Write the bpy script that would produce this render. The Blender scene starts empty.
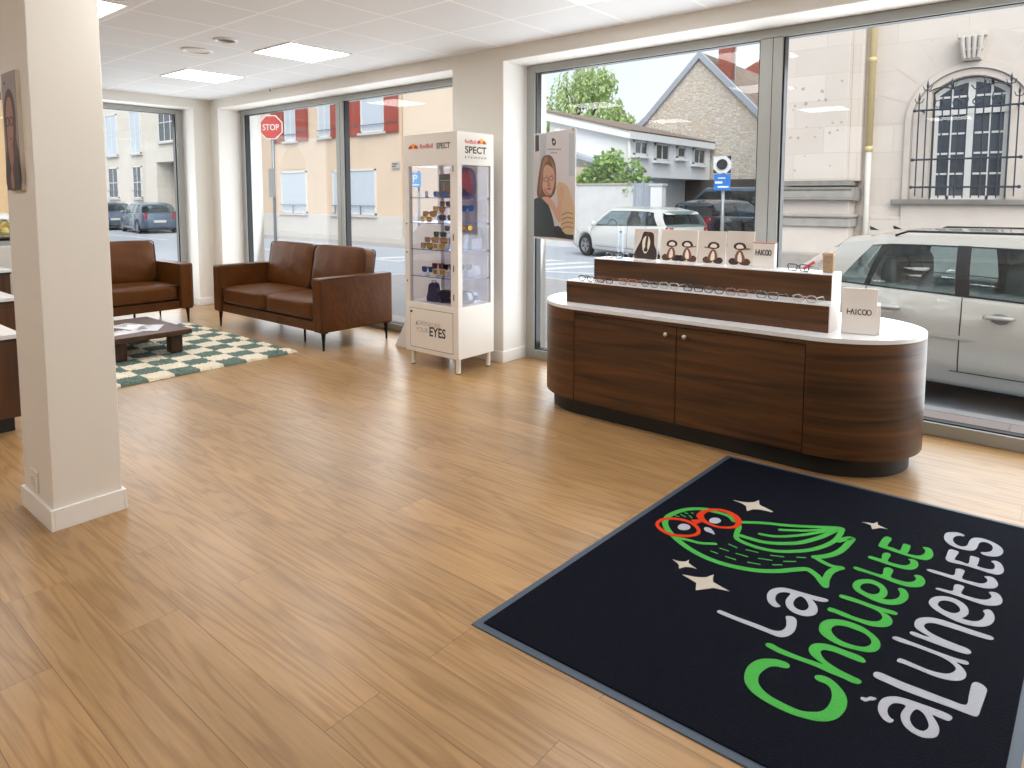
import bpy, bmesh, math, random
from mathutils import Vector, Matrix
from mathutils.geometry import tessellate_polygon
random.seed(7)
PI = math.pi
S = bpy.context.scene
COL = S.collection

# ---------------------------------------------------------------- camera
CAM_Z = 1.4263
F_PX, CX, CY = 678.61, 517.715, 254.653
YAW, PITCH, ROLL = -0.691449, 0.0852185, -0.0017334
fw = Vector((math.sin(YAW)*math.cos(PITCH), math.cos(YAW)*math.cos(PITCH), -math.sin(PITCH)))
rt = Vector((math.cos(YAW), -math.sin(YAW), 0.0))
dn = fw.cross(rt)
c_, s_ = math.cos(ROLL), math.sin(ROLL)
rt, dn = c_*rt + s_*dn, -s_*rt + c_*dn
cam_d = bpy.data.cameras.new('camera')
cam = bpy.data.objects.new('camera', cam_d)
COL.objects.link(cam)
cam.matrix_world = Matrix(((rt.x, -dn.x, -fw.x, 0), (rt.y, -dn.y, -fw.y, 0), (rt.z, -dn.z, -fw.z, CAM_Z), (0, 0, 0, 1)))
cam_d.sensor_width = 36.0
cam_d.lens = F_PX/1024*36.0
cam_d.shift_x = -(CX-512)/1024
cam_d.shift_y = -(384-CY)/1024
cam_d.clip_start, cam_d.clip_end = 0.05, 400
S.camera = cam

# ---------------------------------------------------------------- light and exposure
S.view_settings.view_transform = 'Standard'
S.view_settings.look = 'None'
S.view_settings.gamma = 1.0
S.view_settings.use_curve_mapping = False
S.view_settings.exposure = 0.40
SKY_STRENGTH = .92
SUN_ENERGY = 3.3
PANEL_STRENGTH = 9.5
S.cycles.use_denoising = True
S.cycles.max_bounces = 10
S.cycles.diffuse_bounces = 5
S.cycles.glossy_bounces = 4
S.cycles.transmission_bounces = 8
S.cycles.transparent_max_bounces = 24
S.cycles.sample_clamp_indirect = 6.0
S.cycles.caustics_reflective = False
S.cycles.caustics_refractive = False

world = bpy.data.worlds.new('overcast_sky')
S.world = world
world.use_nodes = True
wn, wl = world.node_tree.nodes, world.node_tree.links
wn.clear()
w_out = wn.new('ShaderNodeOutputWorld'); w_bg = wn.new('ShaderNodeBackground')
w_tc = wn.new('ShaderNodeTexCoord'); w_ns = wn.new('ShaderNodeTexNoise'); w_rp = wn.new('ShaderNodeValToRGB')
w_ns.inputs['Scale'].default_value = 2.2; w_ns.inputs['Detail'].default_value = 4
w_rp.color_ramp.elements[0].position = .35; w_rp.color_ramp.elements[0].color = (.72, .86, 1.0, 1)
w_rp.color_ramp.elements[1].position = .65; w_rp.color_ramp.elements[1].color = (.95, .98, 1.0, 1)
wl.new(w_tc.outputs['Generated'], w_ns.inputs['Vector']); wl.new(w_ns.outputs['Fac'], w_rp.inputs['Fac'])
wl.new(w_rp.outputs['Color'], w_bg.inputs['Color']); wl.new(w_bg.outputs['Background'], w_out.inputs['Surface'])
w_bg.inputs['Strength'].default_value = SKY_STRENGTH

sun_d = bpy.data.lights.new('sun', 'SUN'); sun_d.energy = SUN_ENERGY; sun_d.angle = math.radians(60)
sun_d.color = (1.0, .97, .93)
sun = bpy.data.objects.new('sun', sun_d); COL.objects.link(sun)
sun.rotation_euler = Vector((-.52, .54, -.66)).to_track_quat('-Z', 'Y').to_euler()   # soft sun from behind the shop

def window_light(name, loc, rot, sx, sy, power):      # added fill light outside a shop window, standing in for street bounce
    d = bpy.data.lights.new(name, 'AREA'); d.shape = 'RECTANGLE'; d.size, d.size_y = sx, sy; d.energy = power; d.color = (.93, .97, 1.0)
    o = bpy.data.objects.new(name, d); COL.objects.link(o); o.location = loc; o.rotation_euler = rot
window_light('daylight_fill_large_window', (-.75, 5.0, 1.25), (math.radians(90+12), 0, PI), 5.9, 2.3, 112)
window_light('daylight_fill_lounge_window', (-6.5, 5.0, 1.25), (math.radians(90+12), 0, PI), 4.1, 2.3, 60)
window_light('daylight_fill_side_window', (-9.5, 3.3, 1.25), (math.radians(90+12), 0, -PI/2), 1.6, 2.3, 27)

# ---------------------------------------------------------------- materials
def lin(c):
    c = c/255.0
    return c/12.92 if c <= .04045 else ((c+.055)/1.055)**2.4
ALB = 1.0                                            # colour scale, lowered outdoors to balance street brightness against the room
def rgb(r, g, b): return (lin(r)*ALB, lin(g)*ALB, lin(b)*ALB, 1.0)
MATS = {}
def nodes_of(name):
    m = bpy.data.materials.new(name); m.use_nodes = True
    nt = m.node_tree; bs = nt.nodes['Principled BSDF']
    return m, nt.nodes, nt.links, bs
def M(name, c, rough=.5, metal=0.0, noise=0.08, scale=8.0, bump=0.0, bscale=60.0, spec=.5, coat=0.0, stretch=None, sheen=0.0):
    """plain surface with a little procedural tone variation and optional bump"""
    if name in MATS: return MATS[name]
    m, n, l, b = nodes_of(name)
    b.inputs['Roughness'].default_value = rough; b.inputs['Metallic'].default_value = metal
    b.inputs['Specular IOR Level'].default_value = spec; b.inputs['Coat Weight'].default_value = coat
    b.inputs['Sheen Weight'].default_value = sheen
    tc = n.new('ShaderNodeTexCoord'); vec = tc.outputs['Object']
    if stretch:
        mp = n.new('ShaderNodeMapping'); mp.inputs['Scale'].default_value = stretch
        l.new(vec, mp.inputs['Vector']); vec = mp.outputs['Vector']
    ns = n.new('ShaderNodeTexNoise'); ns.inputs['Scale'].default_value = scale; ns.inputs['Detail'].default_value = 5
    l.new(vec, ns.inputs['Vector'])
    mx = n.new('ShaderNodeMix'); mx.data_type = 'RGBA'
    base = Vector(rgb(*c)[:3])
    mx.inputs['A'].default_value = (*(base*(1-noise)), 1); mx.inputs['B'].default_value = (*(base*(1+noise)), 1)
    l.new(ns.outputs['Fac'], mx.inputs['Factor']); l.new(mx.outputs['Result'], b.inputs['Base Color'])
    if bump:
        n2 = n.new('ShaderNodeTexNoise'); n2.inputs['Scale'].default_value = bscale; n2.inputs['Detail'].default_value = 4
        bp = n.new('ShaderNodeBump'); bp.inputs['Strength'].default_value = bump; bp.inputs['Distance'].default_value = .01
        l.new(vec, n2.inputs['Vector']); l.new(n2.outputs['Fac'], bp.inputs['Height']); l.new(bp.outputs['Normal'], b.inputs['Normal'])
    MATS[name] = m; return m
def wood(name, dark, light, axis=0, rough=.4, scale=1.0):
    if name in MATS: return MATS[name]
    m, n, l, b = nodes_of(name)
    tc = n.new('ShaderNodeTexCoord'); mp = n.new('ShaderNodeMapping')
    sc = [26*scale]*3
    for a in (axis if isinstance(axis, tuple) else (axis,)): sc[a] = 1.3*scale
    mp.inputs['Scale'].default_value = sc; l.new(tc.outputs['Object'], mp.inputs['Vector'])
    n1 = n.new('ShaderNodeTexNoise'); n1.inputs['Scale'].default_value = 1.0; n1.inputs['Detail'].default_value = 6; n1.inputs['Distortion'].default_value = .6
    l.new(mp.outputs['Vector'], n1.inputs['Vector'])
    r = n.new('ShaderNodeValToRGB'); e = r.color_ramp.elements
    e[0].position = .3; e[0].color = rgb(*dark); e[1].position = .7; e[1].color = rgb(*light)
    l.new(n1.outputs['Fac'], r.inputs['Fac']); l.new(r.outputs['Color'], b.inputs['Base Color'])
    b.inputs['Roughness'].default_value = rough
    bp = n.new('ShaderNodeBump'); bp.inputs['Strength'].default_value = .08; bp.inputs['Distance'].default_value = .004
    l.new(n1.outputs['Fac'], bp.inputs['Height']); l.new(bp.outputs['Normal'], b.inputs['Normal'])
    MATS[name] = m; return m
def glass(name, tint=(1, 1, 1), refl=1.0, rough=0.0):
    """thin pane: see-through with a Fresnel reflection"""
    if name in MATS: return MATS[name]
    m, n, l, b = nodes_of(name); n.remove(b)
    out = [x for x in n if x.type == 'OUTPUT_MATERIAL'][0]
    t = n.new('ShaderNodeBsdfTransparent'); t.inputs['Color'].default_value = (*tint, 1)
    g = n.new('ShaderNodeBsdfGlossy'); g.inputs['Roughness'].default_value = rough; g.inputs['Color'].default_value = (refl, refl, refl, 1)
    f = n.new('ShaderNodeFresnel'); ge = n.new('ShaderNodeNewGeometry'); io = n.new('ShaderNodeMapRange')   # same reflectance from either side of the thin pane
    io.inputs['To Min'].default_value = 1.5; io.inputs['To Max'].default_value = 1/1.5
    l.new(ge.outputs['Backfacing'], io.inputs['Value']); l.new(io.outputs['Result'], f.inputs['IOR'])
    x = n.new('ShaderNodeMixShader')
    l.new(f.outputs['Fac'], x.inputs['Fac']); l.new(t.outputs['BSDF'], x.inputs[1]); l.new(g.outputs['BSDF'], x.inputs[2])
    l.new(x.outputs['Shader'], out.inputs['Surface'])
    MATS[name] = m; return m
def emit(name, c, strength):
    if name in MATS: return MATS[name]
    m, n, l, b = nodes_of(name)
    b.inputs['Base Color'].default_value = (.8, .8, .8, 1)
    b.inputs['Emission Color'].default_value = (*c, 1); b.inputs['Emission Strength'].default_value = strength
    MATS[name] = m; return m
def brick(name, c1, c2, cm, w, h, mortar=.01, rough=.85, offset=.5, axes='XZ', bump=.3, noise=.12, nscale=3.0, shift=(0, 0), squash=1.0, smooth=.1, spec=.3):
    """coursed blocks, tiles or setts in object space; axes name the plane they lie in"""
    if name in MATS: return MATS[name]
    m, n, l, b = nodes_of(name)
    tc = n.new('ShaderNodeTexCoord'); sp = n.new('ShaderNodeSeparateXYZ'); cb = n.new('ShaderNodeCombineXYZ')
    l.new(tc.outputs['Object'], sp.inputs['Vector'])
    for k, a in enumerate(axes):
        ad = n.new('ShaderNodeMath'); ad.operation = 'ADD'; ad.inputs[1].default_value = 200*h*2 + shift[k] if k else 200*w + shift[k]
        l.new(sp.outputs[a], ad.inputs[0]); l.new(ad.outputs[0], cb.inputs[k])
    br = n.new('ShaderNodeTexBrick'); br.offset = offset; br.squash = squash
    br.inputs['Scale'].default_value = 1.0; br.inputs['Brick Width'].default_value = w; br.inputs['Row Height'].default_value = h
    br.inputs['Mortar Size'].default_value = mortar; br.inputs['Mortar Smooth'].default_value = smooth; br.inputs['Bias'].default_value = 0
    br.inputs['Color1'].default_value = rgb(*c1); br.inputs['Color2'].default_value = rgb(*c2); br.inputs['Mortar'].default_value = rgb(*cm)
    l.new(cb.outputs['Vector'], br.inputs['Vector'])
    ns = n.new('ShaderNodeTexNoise'); ns.inputs['Scale'].default_value = nscale; ns.inputs['Detail'].default_value = 6
    l.new(tc.outputs['Object'], ns.inputs['Vector'])
    mr = n.new('ShaderNodeMapRange'); mr.inputs['To Min'].default_value = 1-noise; mr.inputs['To Max'].default_value = 1+noise
    l.new(ns.outputs['Fac'], mr.inputs['Value'])
    mx = n.new('ShaderNodeMix'); mx.data_type = 'RGBA'; mx.blend_type = 'MULTIPLY'; mx.inputs['Factor'].default_value = 1
    l.new(br.outputs['Color'], mx.inputs['A']); l.new(mr.outputs['Result'], mx.inputs['B'])
    l.new(mx.outputs['Result'], b.inputs['Base Color'])
    b.inputs['Roughness'].default_value = rough; b.inputs['Specular IOR Level'].default_value = spec
    if bump:
        bp = n.new('ShaderNodeBump'); bp.inputs['Strength'].default_value = bump; bp.inputs['Distance'].default_value = .01; bp.invert = True
        l.new(br.outputs['Fac'], bp.inputs['Height']); l.new(bp.outputs['Normal'], b.inputs['Normal'])
    MATS[name] = m; return m

def rubble_stone(name, tones, joint, sx, sz):
    """random rubble in lime mortar on a wall that faces Y"""
    m, n, l, b = nodes_of(name)
    tc = n.new('ShaderNodeTexCoord'); mp = n.new('ShaderNodeMapping'); mp.inputs['Scale'].default_value = (sx, .001, sz); l.new(tc.outputs['Object'], mp.inputs['Vector'])
    v1 = n.new('ShaderNodeTexVoronoi'); v1.inputs['Scale'].default_value = 1.0; v1.inputs['Randomness'].default_value = .7
    v2 = n.new('ShaderNodeTexVoronoi'); v2.feature = 'DISTANCE_TO_EDGE'; v2.inputs['Scale'].default_value = 1.0; v2.inputs['Randomness'].default_value = .7
    l.new(mp.outputs['Vector'], v1.inputs['Vector']); l.new(mp.outputs['Vector'], v2.inputs['Vector'])
    sp = n.new('ShaderNodeSeparateColor'); l.new(v1.outputs['Color'], sp.inputs['Color'])
    r = n.new('ShaderNodeValToRGB'); e = r.color_ramp.elements
    e[0].color = rgb(*tones[0]); e[1].color = rgb(*tones[1]); e[1].position = .7; x = e.new(.96); x.color = rgb(*tones[2])
    l.new(sp.outputs['Red'], r.inputs['Fac'])
    mr = n.new('ShaderNodeMapRange'); mr.inputs['From Min'].default_value = .04; mr.inputs['From Max'].default_value = .12; l.new(v2.outputs['Distance'], mr.inputs['Value'])
    mx = n.new('ShaderNodeMix'); mx.data_type = 'RGBA'; mx.inputs['A'].default_value = rgb(*joint); l.new(mr.outputs['Result'], mx.inputs['Factor']); l.new(r.outputs['Color'], mx.inputs['B'])
    l.new(mx.outputs['Result'], b.inputs['Base Color']); b.inputs['Roughness'].default_value = .95
    bp = n.new('ShaderNodeBump'); bp.inputs['Strength'].default_value = .5; bp.inputs['Distance'].default_value = .03; l.new(mr.outputs['Result'], bp.inputs['Height']); l.new(bp.outputs['Normal'], b.inputs['Normal'])
    return m
def floor_material():
    m, n, l, b = nodes_of('oak_plank_floor')
    tc = n.new('ShaderNodeTexCoord')
    mp = n.new('ShaderNodeMapping'); mp.inputs['Location'].default_value = (40.13, 40.06, 0); l.new(tc.outputs['Object'], mp.inputs['Vector'])
    def bk(c1, c2, cm, mortar):
        br = n.new('ShaderNodeTexBrick'); br.offset = .37; br.offset_frequency = 2
        for k, v in (('Scale', 1.0), ('Brick Width', 1.35), ('Row Height', .19), ('Mortar Size', mortar), ('Mortar Smooth', .2), ('Bias', 0)): br.inputs[k].default_value = v
        br.inputs['Color1'].default_value = c1; br.inputs['Color2'].default_value = c2; br.inputs['Mortar'].default_value = cm
        l.new(mp.outputs['Vector'], br.inputs['Vector']); return br
    seed = bk((0, 0, 0, 1), (1, 1, 1, 1), (.5, .5, .5, 1), 0.0)
    seam = bk((1, 1, 1, 1), (1, 1, 1, 1), (.55, .5, .45, 1), .0013)
    # grain, shifted plank by plank
    sx = n.new('ShaderNodeSeparateXYZ'); l.new(tc.outputs['Object'], sx.inputs['Vector'])
    mul = n.new('ShaderNodeMath'); mul.operation = 'MULTIPLY'; mul.inputs[1].default_value = 37.0; l.new(seed.outputs['Color'], mul.inputs[0])
    cb = n.new('ShaderNodeCombineXYZ'); l.new(sx.outputs['X'], cb.inputs['X']); l.new(sx.outputs['Y'], cb.inputs['Y']); l.new(mul.outputs[0], cb.inputs['Z'])
    m1 = n.new('ShaderNodeMapping'); m1.inputs['Scale'].default_value = (.85, 12.0, 1); l.new(cb.outputs['Vector'], m1.inputs['Vector'])
    cath = n.new('ShaderNodeTexNoise'); cath.inputs['Scale'].default_value = 1.0; cath.inputs['Detail'].default_value = 2.0; cath.inputs['Distortion'].default_value = .35
    l.new(m1.outputs['Vector'], cath.inputs['Vector'])
    rings = n.new('ShaderNodeMath'); rings.operation = 'MULTIPLY'; rings.inputs[1].default_value = 7.0; l.new(cath.outputs['Fac'], rings.inputs[0])
    fr = n.new('ShaderNodeMath'); fr.operation = 'PINGPONG'; fr.inputs[1].default_value = .5; l.new(rings.outputs[0], fr.inputs[0])
    m2 = n.new('ShaderNodeMapping'); m2.inputs['Scale'].default_value = (5, 130, 1); l.new(cb.outputs['Vector'], m2.inputs['Vector'])
    fine = n.new('ShaderNodeTexNoise'); fine.inputs['Scale'].default_value = 1.0; fine.inputs['Detail'].default_value = 4; l.new(m2.outputs['Vector'], fine.inputs['Vector'])
    m3 = n.new('ShaderNodeMapping'); m3.inputs['Scale'].default_value = (.9, 2.6, 1); l.new(cb.outputs['Vector'], m3.inputs['Vector'])
    patch = n.new('ShaderNodeTexNoise'); patch.inputs['Scale'].default_value = 1.0; patch.inputs['Detail'].default_value = 3; l.new(m3.outputs['Vector'], patch.inputs['Vector'])
    r1 = n.new('ShaderNodeValToRGB'); e = r1.color_ramp.elements
    e[0].position = .0; e[0].color = rgb(*FLOOR_DARK); e[1].position = .3; e[1].color = rgb(*FLOOR_LIGHT)
    l.new(fr.outputs[0], r1.inputs['Fac'])
    def mult(a, src, lo, hi, fmin=.3, fmax=.7):
        mr = n.new('ShaderNodeMapRange'); mr.inputs['From Min'].default_value = fmin; mr.inputs['From Max'].default_value = fmax
        mr.inputs['To Min'].default_value = lo; mr.inputs['To Max'].default_value = hi; l.new(src, mr.inputs['Value'])
        mx = n.new('ShaderNodeMix'); mx.data_type = 'RGBA'; mx.blend_type = 'MULTIPLY'; mx.inputs['Factor'].default_value = 1
        l.new(a, mx.inputs['A']); l.new(mr.outputs['Result'], mx.inputs['B']); return mx.outputs['Result']
    col = mult(r1.outputs['Color'], fine.outputs['Fac'], .88, 1.07)
    col = mult(col, patch.outputs['Fac'], .84, 1.1)
    col = mult(col, seed.outputs['Color'], .93, 1.06, 0, 1)
    mx = n.new('ShaderNodeMix'); mx.data_type = 'RGBA'; mx.blend_type = 'MULTIPLY'; mx.inputs['Factor'].default_value = 1
    l.new(col, mx.inputs['A']); l.new(seam.outputs['Color'], mx.inputs['B']); l.new(mx.outputs['Result'], b.inputs['Base Color'])
    rr = n.new('ShaderNodeMapRange'); rr.inputs['To Min'].default_value = .27; rr.inputs['To Max'].default_value = .33
    l.new(fine.outputs['Fac'], rr.inputs['Value']); l.new(rr.outputs['Result'], b.inputs['Roughness'])
    b.inputs['Specular IOR Level'].default_value = .5
    bp = n.new('ShaderNodeBump'); bp.inputs['Strength'].default_value = .03; bp.inputs['Distance'].default_value = .002
    l.new(fine.outputs['Fac'], bp.inputs['Height']); l.new(bp.outputs['Normal'], b.inputs['Normal'])
    return m
FLOOR_DARK, FLOOR_LIGHT = (156, 119, 76), (176, 139, 94)

# ---------------------------------------------------------------- mesh builder
ORIGIN = {}
class MB:
    def __init__(s): s.v = []; s.f = []; s.mi = []; s.k = 0; s.mx = None
    def add(s, vs, fs):
        b = len(s.v)
        for p in vs:
            p = Vector(p)
            if s.mx is not None: p = s.mx @ p
            s.v.append(p)
        for f in fs: s.f.append([b+i for i in f]); s.mi.append(s.k)
        return s
    def box(s, x0, y0, z0, x1, y1, z1):
        x0, x1 = min(x0, x1), max(x0, x1); y0, y1 = min(y0, y1), max(y0, y1); z0, z1 = min(z0, z1), max(z0, z1)
        return s.add([(x0, y0, z0), (x1, y0, z0), (x1, y1, z0), (x0, y1, z0), (x0, y0, z1), (x1, y0, z1), (x1, y1, z1), (x0, y1, z1)],
                     [(0, 3, 2, 1), (4, 5, 6, 7), (0, 1, 5, 4), (1, 2, 6, 5), (2, 3, 7, 6), (3, 0, 4, 7)])
    def tube(s, pts, r, n=8, cap=True):
        pts = [Vector(p) for p in pts]; rs = r if isinstance(r, (list, tuple)) else [r]*len(pts)
        vs, fs = [], []
        ref = None
        for i, p in enumerate(pts):
            d = (pts[min(i+1, len(pts)-1)] - pts[max(i-1, 0)]).normalized()
            if ref is None: ref = Vector((0, 0, 1)) if abs(d.z) < .9 else Vector((1, 0, 0))
            u = d.cross(ref)
            if u.length < 1e-6: u = d.orthogonal()
            u.normalize(); w = d.cross(u).normalized(); ref = -w.cross(d).cross(d) if False else ref
            for k in range(n):
                a = 2*PI*k/n; vs.append(p + rs[i]*(math.cos(a)*u + math.sin(a)*w))
        for i in range(len(pts)-1):
            for k in range(n):
                fs.append((i*n+k, i*n+(k+1) % n, (i+1)*n+(k+1) % n, (i+1)*n+k))
        if cap: fs.append(tuple(range(n))[::-1]); fs.append(tuple((len(pts)-1)*n+k for k in range(n)))
        return s.add(vs, fs)
    def bar(s, p0, p1, w, h, up=(0, 0, 1)):
        p0, p1 = Vector(p0), Vector(p1); d = (p1-p0).normalized(); u = d.cross(Vector(up)).normalized(); t = u.cross(d)
        vs = [p+a*u*w/2+b*t*h/2 for p in (p0, p1) for a, b in ((-1, -1), (1, -1), (1, 1), (-1, 1))]
        return s.add(vs, [(0, 1, 2, 3), (7, 6, 5, 4), (0, 4, 5, 1), (1, 5, 6, 2), (2, 6, 7, 3), (3, 7, 4, 0)])
    def lathe(s, prof, c=(0, 0, 0), n=20):
        vs = [(c[0]+r*math.cos(2*PI*k/n), c[1]+r*math.sin(2*PI*k/n), c[2]+z) for r, z in prof for k in range(n)]
        fs = [(i*n+k, i*n+(k+1) % n, (i+1)*n+(k+1) % n, (i+1)*n+k) for i in range(len(prof)-1) for k in range(n)]
        fs += [tuple(range(n))[::-1], tuple((len(prof)-1)*n+k for k in range(n))]
        return s.add(vs, fs)
    def ball(s, c, rx, ry=None, rz=None, nu=14, nv=8):
        ry = ry or rx; rz = rz or rx
        vs = [(c[0]+rx*math.cos(2*PI*i/nu)*math.sin(PI*j/nv), c[1]+ry*math.sin(2*PI*i/nu)*math.sin(PI*j/nv), c[2]-rz*math.cos(PI*j/nv)) for j in range(1, nv) for i in range(nu)]
        fs = [(j*nu+i, j*nu+(i+1) % nu, (j+1)*nu+(i+1) % nu, (j+1)*nu+i) for j in range(nv-2) for i in range(nu)]
        b, t = len(vs), len(vs)+1
        vs += [(c[0], c[1], c[2]-rz), (c[0], c[1], c[2]+rz)]
        fs += [(b, (i+1) % nu, i) for i in range(nu)] + [(t, (nv-2)*nu+i, (nv-2)*nu+(i+1) % nu) for i in range(nu)]
        return s.add(vs, fs)
    def prism(s, loops, fn, t0, t1):
        """loops: outer outline plus holes in 2-D; fn(u, v, t) gives the point"""
        if not isinstance(loops[0][0], (list, tuple)): loops = [loops]
        flat = [p for lp in loops for p in lp]
        tris = tessellate_polygon([[Vector((p[0], p[1], 0)) for p in lp] for lp in loops])
        N = len(flat)
        vs = [fn(p[0], p[1], t0) for p in flat]+[fn(p[0], p[1], t1) for p in flat]
        fs = []
        for t in tris:
            a, b, c = (Vector((*flat[i], 0)) for i in t)
            if (b-a).cross(c-a).z < 0: t = t[::-1]
            fs.append(tuple(t[::-1])); fs.append(tuple(i+N for i in t))
        k = 0
        for lp in loops:
            L = len(lp)
            area = sum(lp[i][0]*lp[(i+1) % L][1]-lp[(i+1) % L][0]*lp[i][1] for i in range(L))
            inner = lp is not loops[0]
            for i in range(L):
                a, b = k+i, k+(i+1) % L
                q = (a, b, b+N, a+N)
                fs.append(q if (area > 0) != inner else q[::-1])
            k += L
        return s.add(vs, fs)
    def grid(s, fn, nu, nv, flip=False):
        vs = [fn(i/nu, j/nv) for j in range(nv+1) for i in range(nu+1)]
        fs = []
        for j in range(nv):
            for i in range(nu):
                q = (j*(nu+1)+i, j*(nu+1)+i+1, (j+1)*(nu+1)+i+1, (j+1)*(nu+1)+i)
                fs.append(q[::-1] if flip else q)
        return s.add(vs, fs)
    def build(s, name, mats, parent=None, bevel=0.0, smooth=False, seg=2, recalc=False, merge=False):
        me = bpy.data.meshes.new(name)
        off = ORIGIN.get(parent.name, Vector((0, 0, 0))) if parent else Vector((0, 0, 0))
        # top-level meshes get their origin at their base
        if parent is None and s.v:
            xs = [p.x for p in s.v]; ys = [p.y for p in s.v]; zs = [p.z for p in s.v]
            off = Vector(((min(xs)+max(xs))/2, (min(ys)+max(ys))/2, min(zs))) if not getattr(s, 'world', False) else Vector((0, 0, 0))
        me.from_pydata([tuple(p-off) for p in s.v], [], s.f)
        for m in (mats if isinstance(mats, (list, tuple)) else [mats]): me.materials.append(m)
        if any(s.mi): me.polygons.foreach_set('material_index', s.mi)
        if recalc or merge:
            bm = bmesh.new(); bm.from_mesh(me)
            if merge: bmesh.ops.remove_doubles(bm, verts=bm.verts, dist=1e-4)
            bmesh.ops.recalc_face_normals(bm, faces=bm.faces); bm.to_mesh(me); bm.free()
        if smooth: me.polygons.foreach_set('use_smooth', [True]*len(me.polygons))
        me.update()
        o = bpy.data.objects.new(name, me); COL.objects.link(o)
        if parent: o.parent = parent
        else:
            o.location = off; ORIGIN[o.name] = off.copy()
        if parent and parent.name in ORIGIN and parent.type == 'MESH': pass
        if parent: ORIGIN[o.name] = off
        if bevel:
            bv = o.modifiers.new('bevel', 'BEVEL'); bv.width = bevel; bv.segments = seg; bv.limit_method = 'ANGLE'; bv.angle_limit = math.radians(40)
        if smooth and not bevel:
            pass
        return o
def tag(o, label, cat, group=None, kind=None):
    o['label'] = label; o['category'] = cat
    if group: o['group'] = group
    if kind: o['kind'] = kind
    return o
def thing(name, label, cat, loc, rz=0.0, group=None, local=False):
    """an Empty at the thing's base; its parts are given in world coordinates unless local"""
    o = bpy.data.objects.new(name, None); COL.objects.link(o); o.empty_display_size = .1
    o.location = loc; o.rotation_euler = (0, 0, rz)
    ORIGIN[o.name] = Vector((0, 0, 0)) if local else Vector(loc)
    return tag(o, label, cat, group)
def struct(mb, name, mats, **k):
    mb.world = True
    o = mb.build(name, mats, **k); o['kind'] = 'structure'; return o
def dup(root, loc, rz, label, group=None):
    r = root.copy(); COL.objects.link(r); r.location = loc; r.rotation_euler = (0, 0, rz); r['label'] = label
    if group: r['group'] = group
    for ch in list(root.children):
        c = ch.copy(); COL.objects.link(c); c.parent = r
        for g in list(ch.children):
            d = g.copy(); COL.objects.link(d); d.parent = c
    return r
def smooth_loop(pts, n=4, closed=True):
    out = []; L = len(pts)
    rng = range(L) if closed else range(L-1)
    for i in rng:
        if closed: p0, p1, p2, p3 = pts[i-1], pts[i], pts[(i+1) % L], pts[(i+2) % L]
        else: p0, p1, p2, p3 = pts[max(i-1, 0)], pts[i], pts[i+1], pts[min(i+2, L-1)]
        for k in range(n):
            t = k/n
            out.append(tuple(.5*((2*p1[a]) + (-p0[a]+p2[a])*t + (2*p0[a]-5*p1[a]+4*p2[a]-p3[a])*t*t + (-p0[a]+3*p1[a]-3*p2[a]+p3[a])*t**3) for a in range(len(p1))))
    if not closed: out.append(tuple(pts[-1]))
    return out
def frame_fn(o, u, v):
    """(u, v, t) -> point on a panel with origin o, right vector u, up vector v, t along its front normal"""
    o, u, v = Vector(o), Vector(u), Vector(v); n = u.normalized().cross(v.normalized())
    return lambda a, b, t: o + a*u + b*v + t*n
def ellipse(cx, cy, rx, ry, n=20, a0=0.0):
    return [(cx+rx*math.cos(2*PI*i/n+a0), cy+ry*math.sin(2*PI*i/n+a0)) for i in range(n)]
def text_mesh(mb, s, o, u, v, height, width=None, depth=.001, bold=0.0):
    """letters laid on a panel: o = lower-left corner, u/v unit vectors"""
    cu = bpy.data.curves.new('tmp', 'FONT'); cu.body = s; cu.size = 1.0; cu.resolution_u = 3; cu.offset = bold
    ob = bpy.data.objects.new('tmp', cu); COL.objects.link(ob)
    dg = bpy.context.evaluated_depsgraph_get(); dg.update()
    me = bpy.data.meshes.new_from_object(ob.evaluated_get(dg))
    vs = [w.co.copy() for w in me.vertices]; fs = [tuple(p.vertices) for p in me.polygons]
    bpy.data.objects.remove(ob); bpy.data.curves.remove(cu); bpy.data.meshes.remove(me)
    if not vs: return
    x0, x1 = min(w.x for w in vs), max(w.x for w in vs); y0, y1 = min(w.y for w in vs), max(w.y for w in vs)
    ky = height/max(y1-y0, 1e-6); kx = width/max(x1-x0, 1e-6) if width else ky
    fn = frame_fn(o, u, v)
    mb.add([fn((w.x-x0)*kx, (w.y-y0)*ky, depth) for w in vs], fs)
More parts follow.
